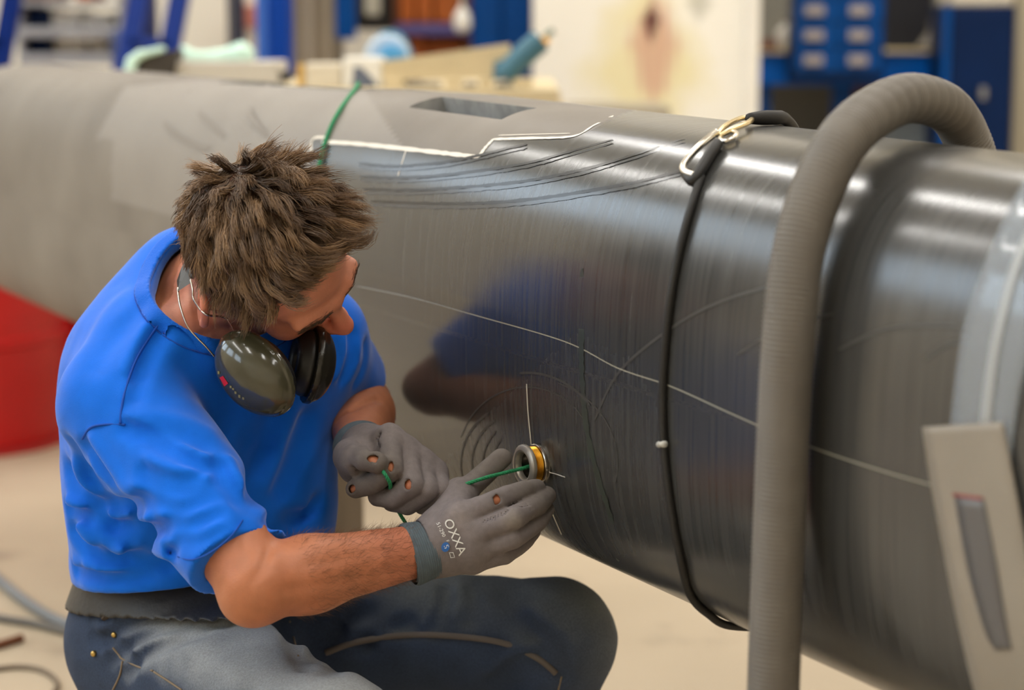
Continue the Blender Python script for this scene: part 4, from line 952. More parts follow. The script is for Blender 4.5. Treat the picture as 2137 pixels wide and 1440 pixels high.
for sg in (-1, 1):
    er = frame(unit(RH @ np.array([-.72, .05, .69*sg])), hF)       # ear plane
    ec = HP(-.020, -.002, .092*sg)
    head.u(ell(HP(-.008, -.004, .077*sg), [.012, .022, .010], RH), .008)
    eU = hU; eX = unit(np.cross(eU, er[:, 2])); eU = np.cross(er[:, 2], eX); ER = np.stack([eX, eU, er[:, 2]], 1)
    head.u(torus(ec, ER, .0195, .031, .0050), .006)
    head.u(ell(ec-er[:, 2]*.003, [.019, .030, .0035], ER), .004)
    head.u(ell(ec-hU*.030, [.009, .010, .005], ER), .006)
    head.u(torus(ec-eX*0, ER, .0085, .018, .003), .004)
body.u(Prim(lambda P: head(P), head.lo, head.hi), .012)
# neck creases
body.u(shrink(Rhand, GS), .006); body.u(shrink(Lhand, GS), .006)
body.groove([HP(-.03, -.075, .055), HP(.0, -.075, .06), HP(.03, -.078, .045)], .005, .003)
nk = cast(body, [(420, 700), (445, 690), (480, 684)], n=600)
if len(nk) > 1: body.groove(nk, .005, .004)
nk = cast(body, [(432, 712), (460, 703), (490, 700)], n=600)
if len(nk) > 1: body.groove(nk, .004, .003)
ek = cast(body, [(562, 1146), (548, 1185), (530, 1210)], n=600)                           # crook of the elbow
if len(ek) > 1: body.groove(ek, .006, .004)
for pts_, rr_, dp_ in (([(600, 1232), (680, 1218), (760, 1200)], .006, .003), ([(640, 1180), (720, 1165), (800, 1150)], .007, .0015), ([(700, 1222), (780, 1204), (840, 1190)], .004, .0012)):
    ek = cast(body, pts_)
    if len(ek) > 1: body.groove(smooth_path(ek, 4), rr_, dp_)
ek = cast(body, [(700, 878), (735, 855), (790, 832)], n=600)
if len(ek) > 1: body.groove(ek, .007, .006)
def veins(P, d): return np.where(np.abs(d) < .02, .0007*vnoise(P*45, 3), 0)
body.disp(veins)
bme = sdf_mesh('person', body, .0036)
BV = np.empty(len(bme.vertices)*3); bme.vertices.foreach_get('co', BV); BV = BV.reshape(-1, 3)
Lh = (BV-Hc) @ RH
base = np.array(srgb(182, 116, 82)); Cs = np.tile(base, (len(BV), 1))
isH = np.linalg.norm(BV-HP(.02, 0, 0), axis=1) < .16
def blend(C, m, colr, a): m = (m*a)[:, None]; return C*(1-m)+np.array(colr)*m
Cs = blend(Cs, isH*1.0, srgb(206, 136, 108), 1.0)
g = lambda p, r: np.exp(-((BV-p)**2).sum(1)/r**2)
Cs = blend(Cs, g(HP(.115, -.025, 0), .022), srgb(206, 106, 86), .8)
for sg in (-1, 1):
    Cs = blend(Cs, g(HP(.07, -.025, .045*sg), .03), srgb(206, 118, 94), .6); Cs = blend(Cs, g(HP(-.02, 0, .085*sg), .035), srgb(214, 122, 96), .7)
jaw = (isH & (Lh[:, 1] < -.04) & (Lh[:, 0] > -.01))*1.0; Cs = blend(Cs, jaw, srgb(176, 126, 106), .45)          # stubble
Cs = blend(Cs, (~isH)*np.clip(vnoise(BV*14, 5)*.5+.3, 0, 1), srgb(164, 98, 70), .5)
Cs = blend(Cs, g(mid(RE, RW_, .85), .07), srgb(196, 118, 96), .5)
vcol(bme, 'tone', Cs)
M_skin = mat('skin', (.6, .3, .2), .48, attr='tone', var=.07, vscale=60, bump=.18, bscale=420, sss=.12, spec=.4)
person = put('person', bme, M_skin, None, True)
tag(person, 'man in blue T-shirt and jeans bending over a bobbin on the mast, wearing grey gloves', 'person')

# ------------------------------------------------------------------ T-shirt
shirt = SDF(); torso(shirt, 0.0)
hemR = mid(RS, RE, .862); hemL = mid(LS, LE, .70)
shirt.u(cone(RS+C2W([-.004, 0, .01]), mid(RS, RE, .5), .076, .068), .02); shirt.u(cone(mid(RS, RE, .5), mid(RS, RE, 1.05), .068, .056), .004)
shirt.u(cone(LS, mid(LS, LE, 1.0), .062, .056), .02)
shirt.u(ell(W(560, 1050, 2.52), [.09, .11, .07], RP), .05)                                # loose belly
base_shirt = shirt
FOLDS = (
    ([(262, 890), (320, 915), (380, 950), (425, 972)], .010, .009), ([(300, 980), (360, 1002), (410, 1000)], .010, .007), ([(300, 1005), (350, 1025), (420, 1022), (450, 1005)], .010, .007),
    ([(290, 1040), (370, 1060), (450, 1035)], .011, .007), ([(320, 1085), (390, 1096), (455, 1068)], .011, .006), ([(345, 1130), (410, 1130), (460, 1108)], .010, .004),
    ([(458, 972), (466, 992), (480, 1012), (496, 1035)], .011, .012),
    ([(560, 880), (545, 960), (530, 1040), (528, 1090)], .020, .010), ([(640, 880), (615, 960), (590, 1020)], .018, .007),
    ([(140, 1066), (200, 1085), (260, 1098), (335, 1102)], .010, .017), ([(150, 1108), (180, 1145), (240, 1170), (345, 1178)], .011, .017), ([(215, 1150), (290, 1158), (360, 1150)], .009, .008),
    ([(140, 985), (165, 1035), (230, 1058), (290, 1050)], .014, .013), ([(180, 1195), (240, 1208), (310, 1200)], .009, .010), ([(155, 1190), (200, 1203)], .009, .010),
    ([(176, 930), (205, 975), (250, 1040), (300, 1110), (345, 1165)], .011, .008), ([(150, 930), (185, 1000), (225, 1040)], .012, .008),
    ([(665, 1050), (610, 1082), (555, 1096)], .012, .009),
    ([(325, 700), (305, 735), (285, 780)], .012, .006), ([(330, 690), (300, 760), (280, 830)], .010, .004), ([(480, 790), (505, 860), (525, 920)], .018, .009), ([(400, 760), (450, 830), (480, 900)], .02, .006),
    ([(720, 790), (735, 740), (735, 700)], .010, .006), ([(745, 800), (762, 760), (765, 720)], .009, .004), ([(200, 760), (240, 700), (290, 640)], .02, .004), ([(300, 900), (360, 905), (420, 930)], .016, .005))
def apply_folds(s, folds, kg, kr, off):            # press each crease and raise the roll of cloth beside it; lines are given on the photo
    allp = []
    for pts, r, dep in folds:
        t_ = np.gradient(np.array(pts, float), axis=0); n_ = np.stack([t_[:, 1], -t_[:, 0]], 1); n_ /= np.linalg.norm(n_, axis=1)[:, None]; n_ *= np.where(n_[:, 1:2]+n_[:, 0:1]*.3 > 0, -1, 1)
        allp += list(pts)+[tuple(v) for v in np.array(pts)+n_*r*1700*off]
    H = cast(s, allp, keep=True); k = 0
    for pts, r, dep in folds:
        m = len(pts); g_, q_ = H[k:k+m], H[k+m:k+2*m]; k += 2*m
        g_ = g_[~np.isnan(g_[:, 0])]; q_ = q_[~np.isnan(q_[:, 0])]
        if len(g_) > 1: s.groove(smooth_path(g_, 3), r*1.15, dep*kg)
        if len(q_) > 1 and np.abs(np.diff(q_, axis=0)).max() < .2: s.ridge(smooth_path(q_, 3), r, dep*kr)
apply_folds(shirt, FOLDS, 1.9, .75, 1.15)
shirt.disp(lambda P, d: np.where(np.abs(d) < .03, .0022*vnoise(P*np.array([14, 14, 22.]), 11)+.0008*vnoise(P*46, 12), 0))
solid = list(shirt.ops)
class Outer(SDF): pass
outer = SDF(); outer.ops = solid; outer.lo = shirt.lo; outer.hi = shirt.hi
def shell(P): d_ = outer(P); return np.maximum(d_, -(d_+.02))
tee = SDF(); tee.ops = [('u', Prim(shell, outer.lo, outer.hi), 0)]; tee.lo = outer.lo; tee.hi = outer.hi
tee.plane(mid(RS, RE, .815), RE-RS) if False else None
def limit(c, n, r):            # cut a sleeve end: half space n limited to a ball of radius r
    c = np.asarray(c, float); n = unit(n)
    return Prim(lambda P: np.maximum(-((P-c) @ n), np.linalg.norm(P-c, axis=1)-r), c-r, c+r)
tee.cut(limit(hemR, unit(RE-RS)+C2W([-.06, .04, 0]), .16), .002); tee.cut(limit(hemL, LE-LS, .15), .002)
HEMC = WAIST+PU*.012
tee.plane(HEMC, -PU, .002)
def neck_r(z): return .0705+.26*np.maximum(z+.012, 0)
def neck_hole(P):
    q = P-NB; z = q @ nax; r = np.linalg.norm(q-z[:, None]*nax, axis=1); return np.maximum((r-neck_r(z))*.93, -z-.07)
tee.cut(Prim(neck_hole, NB-.2, NB+.2), .004)
tme = sdf_mesh('t_shirt', tee, .0036)
M_shirt = mat('blue_jersey', srgb(0, 104, 222), .82, var=.05, vscale=30, bump=.25, bscale=900, sheen=.25, spec=.25)
tshirt = put('t_shirt', tme, M_shirt, person, True); tshirt['label'] = 'bright blue short-sleeved T-shirt'
# collar band
nx = unit(np.cross(nax, tL)); CR = np.stack([tL-nax*(tL @ nax), nx, nax], 1); CR[:, 0] = unit(CR[:, 0]); CR[:, 1] = np.cross(CR[:, 2], CR[:, 0])
def collar_f(P):
    q = (P-NB) @ CR; r = np.hypot(q[:, 0], q[:, 1]); d = outer(P)
    return np.maximum(np.maximum(np.abs(d-.0015)-.0032, np.abs(r-neck_r(q[:, 2])-.0095)-.0105), q[:, 2]*-1-.07)
cs = SDF(); cs.u(Prim(collar_f, NB-.13, NB+.13), 0)
collar = put('collar', sdf_mesh('collar', cs, .0028), mat('blue_rib', srgb(0, 98, 214), .8, bump=.5, bscale=700, sheen=.2, spec=.25), tshirt, True)
def stitch(name, f, pts, r, m, parent, lift=.0006, per=8):
    p = cast(f, pts, n=900, lift=lift)
    if len(p) < 2: return None
    return MB().tube(smooth_path(p, per), r, 6).build(name, m, parent, True)
M_seam = mat('blue_seam', srgb(0, 74, 176), .8)
stitch('seam', outer, [(338, 668), (310, 705), (285, 745), (268, 790), (256, 840), (251, 884)], .0014, M_seam, tshirt, .001)
stitch('seam', outer, [(172, 915), (190, 893), (220, 886), (262, 886)], .0014, M_seam, tshirt, .001)

stitch('seam', outer, [(372, 1162), (402, 1168), (442, 1152), (482, 1120), (506, 1086)], .0009, M_seam, tshirt)
def ring_on(f, rad, n=72):                   # ring of given radius about the neck axis, lying on the cloth
    out = []
    for a in np.linspace(0, 2*math.pi, n, endpoint=False):
        z = np.arange(.14, -.07, -.002); dirn = CR[:, 0]*math.cos(a)+CR[:, 1]*math.sin(a); o_ = NB; pz = NB+z[:, None]*nax+(neck_r(z)+rad)[:, None]*dirn; dd_ = f(pz); k_ = np.nonzero(dd_ < .001)[0]
        if len(k_) and k_[0] > 0: out.append(pz[k_[0]])
    return np.array(out)
rgp = ring_on(outer, .0205)
if len(rgp) > 20: MB().tube(rgp, .0010, 6, closed=len(rgp) == 72).build('seam', M_seam, tshirt, True)
# ------------------------------------------------------------------ jeans, belt, boots, stool
BC = HEMC-PU*.017
jeans = SDF()
jeans.u(cone(BC+PU*.01, PELV, .1375, .142), .02)
jeans.u(ell(PELV-PU*.02-pF*.02, [.16, .11, .13], RP), .04)
jeans.u(cone(RHp, RK, .100, .082), .05); jeans.u(cone(LHp, LK, .096, .0735), .03)
jeans.u(ell(LK+C2W([.0, -.004, -.01]), [.074, .07, .07]), .02)
jeans.u(cone(RK, RA, .076, .060), .03); jeans.u(cone(LK, LA, .070, .060), .02)
jbase = SDF(); jbase.ops = list(jeans.ops); jbase.lo, jbase.hi = jeans.lo, jeans.hi
apply_folds(jeans, (
    ([(215, 1335), (290, 1300), (370, 1282), (450, 1278)], .010, .007), ([(235, 1372), (310, 1322), (390, 1300), (470, 1296)], .012, .008), ([(262, 1400), (330, 1350), (420, 1318)], .012, .007),
    ([(250, 1300), (320, 1285), (400, 1268)], .008, .005), ([(200, 1330), (240, 1345), (275, 1390)], .010, .006), ([(600, 1300), (615, 1340), (640, 1390)], .012, .008),
    ([(660, 1370), (700, 1320), (760, 1275)], .014, .008), ([(690, 1400), (760, 1350), (850, 1300)], .014, .005), ([(930, 1230), (925, 1270), (905, 1310)], .012, .005), ([(985, 1225), (990, 1260), (980, 1290)], .014, .004),
    ([(1090, 1300), (1150, 1350), (1175, 1400)], .016, .007), ([(1040, 1420), (1080, 1390), (1130, 1375)], .014, .008), ([(1060, 1440), (1110, 1412), (1160, 1400)], .012, .006)), 1.9, .8, 1.1)
jeans.disp(lambda P, d: np.where(np.abs(d) < .03, .0028*vnoise(P*np.array([16, 16, 16.]), 21)+.001*vnoise(P*50, 22), 0))
jsolid = SDF(); jsolid.ops = list(jeans.ops); jsolid.lo, jsolid.hi = jeans.lo, jeans.hi
jn = SDF(); jn.ops = [('u', Prim(lambda P: jsolid(P), jsolid.lo, jsolid.hi), 0)]; jn.lo, jn.hi = jsolid.lo, jsolid.hi
jn.plane(BC+PU*.012, PU, .002); jn.plane([0, 0, .075], [0, 0, -1], .002)
jme = sdf_mesh('jeans', jn, .0042)
JV = np.empty(len(jme.vertices)*3); jme.vertices.foreach_get('co', JV); JV = JV.reshape(-1, 3); JN = np.empty_like(JV); jme.vertices.foreach_get('normal', JN.reshape(-1)) if False else None
JN = np.array([v.normal for v in jme.vertices])
def seg_t(P, a, b): return ((P-a) @ (b-a))/((b-a) @ (b-a))
tR, tLg = seg_t(JV, RHp, RK), seg_t(JV, LHp, LK)
dR = np.linalg.norm(np.cross(JV-RHp, unit(RK-RHp)), axis=1); dLg = np.linalg.norm(np.cross(JV-LHp, unit(LK-LHp)), axis=1)
nz = vnoise(JV*9, 31)*.5+.5; nz2 = vnoise(JV*40, 32)*.5+.5; nz3 = vnoise(JV*4.5, 33)*.5+.5
Cj = np.tile(np.array(srgb(60, 72, 94)), (len(JV), 1))
Cj = Cj*(1-(nz3*.5)[:, None])+np.array(srgb(42, 54, 76))*(nz3*.5)[:, None]
fade = np.clip((dR < .115)*np.clip((tR-.12)/.2, 0, 1)*np.clip((JN @ unit([.1, -.3, 1])-.25)*1.9, 0, 1)*(.65+.35*nz), 0, 1)
Cj = Cj*(1-fade[:, None])+np.array(srgb(158, 162, 164))*fade[:, None]
fl = np.clip((dLg < .10)*np.clip((tLg-.3)/.3, 0, 1)*np.clip((JN[:, 2]-.25)*1.6, 0, 1)*(.5+.5*nz), 0, 1)
Cj = Cj*(1-fl[:, None]*.8)+np.array(srgb(104, 108, 104))*fl[:, None]*.8
kn = np.exp(-((JV-(LK+C2W([.055, .0, -.02])))**2).sum(1)/.06**2)*(.5+.5*nz); Cj = Cj*(1-.55*kn[:, None])+np.array(srgb(118, 118, 108))*.55*kn[:, None]
vcol(jme, 'denim', Cj*(.9+.2*nz2[:, None]))
M_denim = mat('worn_denim', (.1, .1, .15), .85, attr='denim', var=.16, vscale=420, bump=.35, bscale=1100, spec=.2)
jo = put('jeans', jme, M_denim, person, True); jo['label'] = 'worn dark blue denim jeans faded on the thighs'
M_tan = mat('tan_stitching', srgb(128, 112, 92), .8); M_denim2 = mat('brown_denim_strip', srgb(104, 96, 90), .85, bump=.3, bscale=900); M_brass = mat('brass_rivet', srgb(186, 156, 92), .3, metal=1.0)
for pts in ([(236, 1352), (248, 1366), (256, 1376), (290, 1392), (320, 1400)], [(236, 1440), (250, 1410), (256, 1380)],
            [(322, 1402), (350, 1420), (380, 1440)], [(604, 1296), (612, 1330), (622, 1370)], [(440, 1262), (420, 1270), (390, 1280), (350, 1290)], [(1165, 1440), (1172, 1412)]):
    stitch('stitch_line', jsolid, pts, .0013, M_tan, jo)
p = cast(jsolid, [(680, 1362), (750, 1338), (850, 1326), (950, 1328), (1050, 1342), (1120, 1372), (1160, 1405)], n=900, lift=.001)
if len(p) > 2: MB().tube(smooth_path(p, 8), .0042, 8).build('inseam', M_denim2, jo, True)
for (x, y) in ((240, 1324), (267, 1272), (197, 1364)):
    q = cast(jsolid, [(x, y)], n=900, lift=.001)
    if len(q): s = SDF().u(ell(q[0], [.0042, .0042, .0042]), 0); put('rivet', sdf_mesh('rivet', s, .0011), M_brass, jo, True)
# belt
def belt_f(P):
    q = (P-BC) @ RP; d = jbase(P); return np.maximum(np.abs(q[:, 1])-.0175, np.abs(d-.0045)-.0034)
bs = SDF(); bs.u(Prim(belt_f, BC-.2, BC+.2), 0)
belt = put('belt', sdf_mesh('belt', bs, .0032), mat('black_leather', srgb(40, 39, 38), .5, var=.2, vscale=30, bump=.3, bscale=120), person, True); belt['label'] = 'black leather belt with stamped letters'
q = cast(belt_f, [(598, 1150)], n=900, lift=.004)
if len(q):
    mb = MB(); Rb = frame(pF, pL); mb.tube([q[0]+Rb @ np.array(v) for v in ((-.018, -.016, 0), (.018, -.016, 0), (.018, .016, 0), (-.018, .016, 0))], .003, 8, closed=True); mb.build('buckle', M_steel, belt, True)
for (x0, y0) in ((366, 1256), (223, 1284)):
    q = cast(jsolid, [(x0, y0-8), (x0, y0+10)], n=900, lift=.002)
    if len(q) == 2: MB().tube(q, .0055, 6).build('belt_loop', mat('brown_denim_loop', srgb(78, 68, 58), .85), jo)
def project_text(body_txt, f, origin, xdir, ydir, size, m, name, parent, lift=.0007, extr=None):
    """flat lettering laid on a curved surface; origin and axes are photo pixels"""
    cu = bpy.data.curves.new('txt', 'FONT'); cu.body = body_txt; cu.size = 1.0; cu.resolution_u = 3
    ob = bpy.data.objects.new('txt', cu); col.objects.link(ob); dg = bpy.context.evaluated_depsgraph_get(); me = bpy.data.meshes.new_from_object(ob.evaluated_get(dg)); bpy.data.objects.remove(ob)
    bm = bmesh.new(); bm.from_mesh(me); bmesh.ops.triangulate(bm, faces=bm.faces[:]); bm.verts.index_update()
    V = np.array([v.co for v in bm.verts]); Fs = [tuple(v.index for v in fc.verts) for fc in bm.faces]; bm.free()
    px = np.array(origin)+V[:, :1]*np.array(xdir)*size+V[:, 1:2]*np.array(ydir)*size
    out = cast(f, px, lift=lift, keep=True); good = ~np.isnan(out[:, 0])
    okf = [fc for fc in Fs if all(good[i] for i in fc)]
    if not okf: return None
    used = sorted({i for fc in okf for i in fc}); mp = {v: k for k, v in enumerate(used)}
    return put(name, mesh_py(name, [out[i] for i in used], [tuple(mp[i] for i in fc) for fc in okf]), m, parent)
project_text('STO', belt_f, (252, 1241), (1.0, -.13), (-.05, -1.0), 34, mat('stamped_leather', srgb(70, 66, 62), .35), 'stamped_letters', belt)
# boots
M_boot = mat('dark_boot', srgb(44, 38, 34), .6, var=.2)
for A in (RA, LA):
    s = SDF(); fd = unit([.72, -.62, 0]); s.u(cone(A+[0, 0, .06], A-[0, 0, .03], .05, .05), .02); s.u(cone(A-np.array([0, 0, .045]), A+fd*.16-np.array([0, 0, .055]), .048, .042), .03); s.plane([0, 0, .001], [0, 0, -1], .002)
    put('boot', sdf_mesh('boot', s, .006), M_boot, person, True)
# low stool under him
sz = PELV[2]-.135; so = empty('low_stool', (PELV[0], PELV[1], 0)); tag(so, 'low round black work stool under the seated man', 'stool')
part('seat', mat('stool_vinyl', srgb(26, 26, 28), .5), so, lambda m: m.lathe((PELV[0], PELV[1], 0), np.eye(3), [(.12, sz-.05), (.155, sz-.045), (.16, sz-.02), (.15, sz-.003), (.12, sz)], 32))
part('column', M_steel, so, lambda m: m.lathe((PELV[0], PELV[1], 0), np.eye(3), [(.025, .07), (.025, sz-.045)], 16))
for k in range(5):
    a = 2*math.pi*k/5; part('foot', M_steel, so, lambda m: m.tube([(PELV[0], PELV[1], .075), (PELV[0]+.2*math.cos(a), PELV[1]+.2*math.sin(a), .045)], .014, 8))
    part('castor', M_dark, so, lambda m: m.lathe((PELV[0]+.2*math.cos(a), PELV[1]+.2*math.sin(a), .024), frame((-math.sin(a), math.cos(a), 0)), [(.016, -.012), (.024, -.009), (.024, .009), (.016, .012)], 16))

# ------------------------------------------------------------------ gloves
def glove(name, hand, holes, cuffpts, crad, lab, tips, smear, cutn):
    gsd = SDF(); gsd.ops = [('u', Prim(lambda P: hand(P), hand.lo, hand.hi), 0)]; gsd.lo, gsd.hi = hand.lo, hand.hi
    gsd.disp(lambda P, d: np.where(np.abs(d) < .01, .0007*vnoise(P*90, 41)+.0009*vnoise(P*38, 42), 0))
    for pts, r, dep in cutn:
        p = cast(hand, pts, n=700)
        if len(p) > 1: gsd.groove(smooth_path(p, 4), r, dep)
    gsd.sub(hand, .0036)
    hp_ = []
    for (x, y, a, b) in holes:
        c = cast(hand, [(x, y)], n=900)
        if len(c):
            el_ = ell(c[0], [a*.86, .010, b*.86], np.stack([RIGHT, FWD, DOWN], 1)); gsd.cut(Prim(lambda P, q=el_: q.f(P)+.0016*vnoise(P*330, 9), el_.lo, el_.hi), .0008); hp_.append(c[0])
    gsd.plane(mid(cuffpts[0], cuffpts[1], .5), cuffpts[0]-cuffpts[1], 0) if True else None
    me = sdf_mesh(name, gsd, .0017)
    V = np.empty(len(me.vertices)*3); me.vertices.foreach_get('co', V); V = V.reshape(-1, 3)
    Cg = np.tile(np.array(srgb(124, 116, 116)), (len(V), 1)); n1 = vnoise(V*30, 43)*.5+.5; n2 = vnoise(V*110, 44)*.5+.5
    tp = np.zeros(len(V))
    for t in tips: tp = np.maximum(tp, np.exp(-((V-t)**2).sum(1)/.032**2))
    Cg = Cg*(1-tp[:, None]*.75)+np.array(srgb(102, 95, 86))*tp[:, None]*.75
    for (c, r, colr, a) in smear: w_ = (np.exp(-((V-c)**2).sum(1)/r**2)*a*(.6+.4*n1))[:, None]; Cg = Cg*(1-w_)+np.array(colr)*w_
    for c in hp_: w_ = np.exp(-((V-c)**2).sum(1)/.008**2)[:, None]*.5; Cg = Cg*(1-w_)+np.array(srgb(70, 64, 58))*w_
    vcol(me, 'knit', Cg*(.88+.24*(.6*n1+.4*n2))[:, None])
    o = put(name, me, M_knit, person, True); o['label'] = lab
    ax = cuffpts[1]-cuffpts[0]; L_ = np.linalg.norm(ax); R = frame(ax, RIGHT); prof_ = []; nr = 17
    for i in range(nr*4+1):
        t = i/(nr*4); prof_.append((np.interp(t, [0, .08, .5, .9, 1], [crad[0]-.001, crad[0]+.0015, crad[1], crad[2], crad[2]-.003])+.0006*math.cos(2*math.pi*nr*t), t*L_))
    inner = [(r-.0035, z) for r, z in prof_[::8]][::-1]
    m = MB(); m.lathe(cuffpts[0], R, prof_+inner, 48, cap=False, sx=1.0, sy=.94); m.build('cuff', M_cuff, o, True)
    return o
M_knit = mat('grey_nylon_knit', (.15, .14, .14), .8, attr='knit', var=.08, vscale=160, bump=.45, bscale=1500, spec=.25)
M_cuff = mat('blue_grey_rib', srgb(92, 104, 112), .85, var=.1, vscale=80, bump=.4, bscale=900, spec=.2)
gR = glove('glove', Rhand, [(1037, 1043, .0045, .0065)], [W(850, 1159, 2.280), W(926, 1137, 2.293)], (.0365, .0350, .0335), 'grey knitted glove on the near hand holding the bobbin',
           [R_index[3], R_middle[3], R_ring[3], R_thumb[3], R_thumb[2], R_index[2], R_middle[2]], [(cast(Rhand, [(952, 1078)], n=900)[0], .016, srgb(150, 140, 138), .8), (cast(Rhand, [(1072, 1086)], n=900)[0], .012, srgb(140, 132, 122), .6)],
           [([(1010, 1084), (1050, 1070), (1100, 1050)], .004, .002)])
gL = glove('glove', Lhand, [(778, 957, .0075, .005), (815, 974, .0042, .0075), (850, 1012, .0062, .0068), (733, 1020, .0055, .006)], [W(752, 932, 2.43), W(765, 944, 2.392)], (.0335, .0335, .0315), 'grey knitted glove on the far hand gripping the green rope',
           [L_index[3], L_middle[3], L_thumb[3], L_ring[3], L_index[2]], [(L_index[0], .02, srgb(128, 120, 118), .5)],
           [([(790, 905), (785, 925), (790, 935)], .005, .004), ([(752, 922), (765, 935), (778, 940)], .004, .003), ([(738, 978), (755, 985)], .005, .004)])
M_print = mat('white_print', srgb(226, 226, 222), .7)
def gtxt(t, o, sz, nm='printed_letters', m=M_print): return project_text(t, Rhand, o, (.40, .92), (.92, -.40), sz, m, nm, gR, .0022)
gtxt('OXXA', (927, 1087), 27)
gtxt('51-290', (912, 1093), 11); gtxt('F', (931, 1128), 9)
# round blue mark with a white S, and a small white box mark
def disc_on(f, c, rx, ry, ang, m, nm, parent, lift, n=20):
    ca, sa = math.cos(ang), math.sin(ang); P = cast(f, [c]+[(c[0]+rx*math.cos(a)*ca-ry*math.sin(a)*sa, c[1]+rx*math.cos(a)*sa+ry*math.sin(a)*ca) for a in np.linspace(0, 2*math.pi, n, endpoint=False)], n=900, lift=lift)
    if len(P) == n+1: return put(nm, mesh_py(nm, P, [(0, 1+i, 1+(i+1) % n) for i in range(n)]), m, parent)
disc_on(Rhand, (930, 1141), 8.5, 10, .4, mat('blue_print', srgb(36, 96, 168), .6), 'round_mark', gR, .0022)
gtxt('S', (926, 1139), 15, 'mark_letter')
p = cast(Rhand, [(938, 1152), (946, 1152), (949, 1161), (941, 1162)], n=900, lift=.0023)
if len(p) == 4: MB().tube(p, .0004, 5, closed=True).build('box_mark', M_print, gR)

# ------------------------------------------------------------------ bobbin and the rope
B0 = mhit([(1128, 968)])[0]; Rbn = frame(M_N, UPV)
bb = empty('bobbin', tuple(B0)); tag(bb, 'silver flanged bobbin wound with gold wire, held against the mast', 'bobbin')
def bbp(nm, prof_, m, n=48, cap=False):
    o = MB().lathe((0, 0, 0), Rbn, prof_, n, cap).build(nm, m, bb, False, 35); return o
M_alu = mat('grey_aluminium', srgb(176, 170, 160), .38, metal=.75, var=.06, vscale=60); M_alu2 = mat('polished_aluminium', srgb(196, 190, 180), .2, metal=1.0)
r0 = .0245
bbp('back_flange', [(.0215, .0005), (r0, .0005), (r0, .0025), (r0-.002, .0035), (r0-.002, .0045), (r0, .0055), (r0, .0062), (r0-.001, .007), (.0215, .007), (.0215, .0005)], M_alu2)
gw = [(.0205, .007)]
for i in range(7): gw += [(.0212, .0072+i*.0016), (.0220, .0080+i*.0016), (.0212, .0088+i*.0016)]
bbp('gold_winding', gw+[(.0205, .0188)], mat('gold_wire', srgb(206, 152, 48), .3, metal=.9))
bbp('front_flange', [(.0215, .0182), (r0+.0005, .0186), (r0+.0012, .0205), (r0+.0008, .0230), (r0-.002, .0252), (.0195, .0258), (.0170, .0245), (.0156, .0215), (.0154, .017)], M_alu)
bbp('sleeve', [(.0154, .0172), (.0154, .0005), (.0165, .0005), (.0205, .007), (.0205, .0188)], M_alu2)
rp_ = [W(876, 1140, 2.41), W(866, 1118, 2.40), W(848, 1094, 2.375), W(830, 1064, 2.352), W(816, 1030, 2.335), W(814, 1010, 2.30), W(806, 994, 2.292), W(799, 982, 2.296), W(800, 974, 2.318), W(830, 985, 2.335), W(890, 1015, 2.335), W(925, 1026, 2.320), W(939, 1022, 2.314), W(1010, 998, 2.318), tuple(B0+M_N*.026+UPV*(-.003)), tuple(B0+M_N*.008), tuple(B0-M_N*.02)]
rs = smooth_path(rp_, 14); dl = np.concatenate([[0], np.cumsum(np.linalg.norm(np.diff(rs, axis=0), axis=1))]); s_ = np.arange(0, dl[-1], .0014); rs = np.stack([np.interp(s_, dl, rs[:, k]) for k in range(3)], 1)
T = np.gradient(rs, axis=0); T /= np.linalg.norm(T, axis=1)[:, None]; a_ = unit(np.cross(T[0], UPV)); mbr = MB(); X = []
for i in range(len(rs)): a_ = unit(a_-T[i]*(a_ @ T[i])); X.append(a_)
X = np.array(X); Y = np.cross(T, X)
for k in range(3):
    ph = 2*np.pi*(s_/.011+k/3); mbr.tube(rs+.0011*(np.cos(ph)[:, None]*X+np.sin(ph)[:, None]*Y), .00135, 6)
rope = mbr.build('twisted_rope', M_green, None, True); tag(rope, 'thin green twisted rope gripped in the fist and threaded through the bobbin', 'rope')
# ------------------------------------------------------------------ hair: thousands of tapering strands, one part
rg = np.random.default_rng(11)
HCEN = HP(-.005, .035, 0)
def onto(dirs):
    lo_ = np.full(len(dirs), .03); hi_ = np.full(len(dirs), .16)
    for _ in range(16):
        m_ = (lo_+hi_)/2; d = head(HCEN+dirs*m_[:, None]); ins = d < 0; lo_ = np.where(ins, m_, lo_); hi_ = np.where(ins, hi_, m_)
    return HCEN+dirs*((lo_+hi_)/2)[:, None]
hl_f = np.array([-.13, -.055, -.048, -.036, .002, .008, .028, .034, .048, .062, .078, .12]); hl_u = np.array([-.058, -.058, -.03, .040, .036, -.012, -.012, .034, .056, .072, .090, .105])
def hairy(l): return l[:, 1] > np.interp(l[:, 0], hl_f, hl_u)+.004*vnoise(l*80, 3)
def grad(P, e=.0015):
    g = np.stack([head(P+v)-head(P-v) for v in np.eye(3)*e], 1); return g/(np.linalg.norm(g, axis=1)[:, None]+1e-9)
whorl = np.array([-.080, .085, -.045])
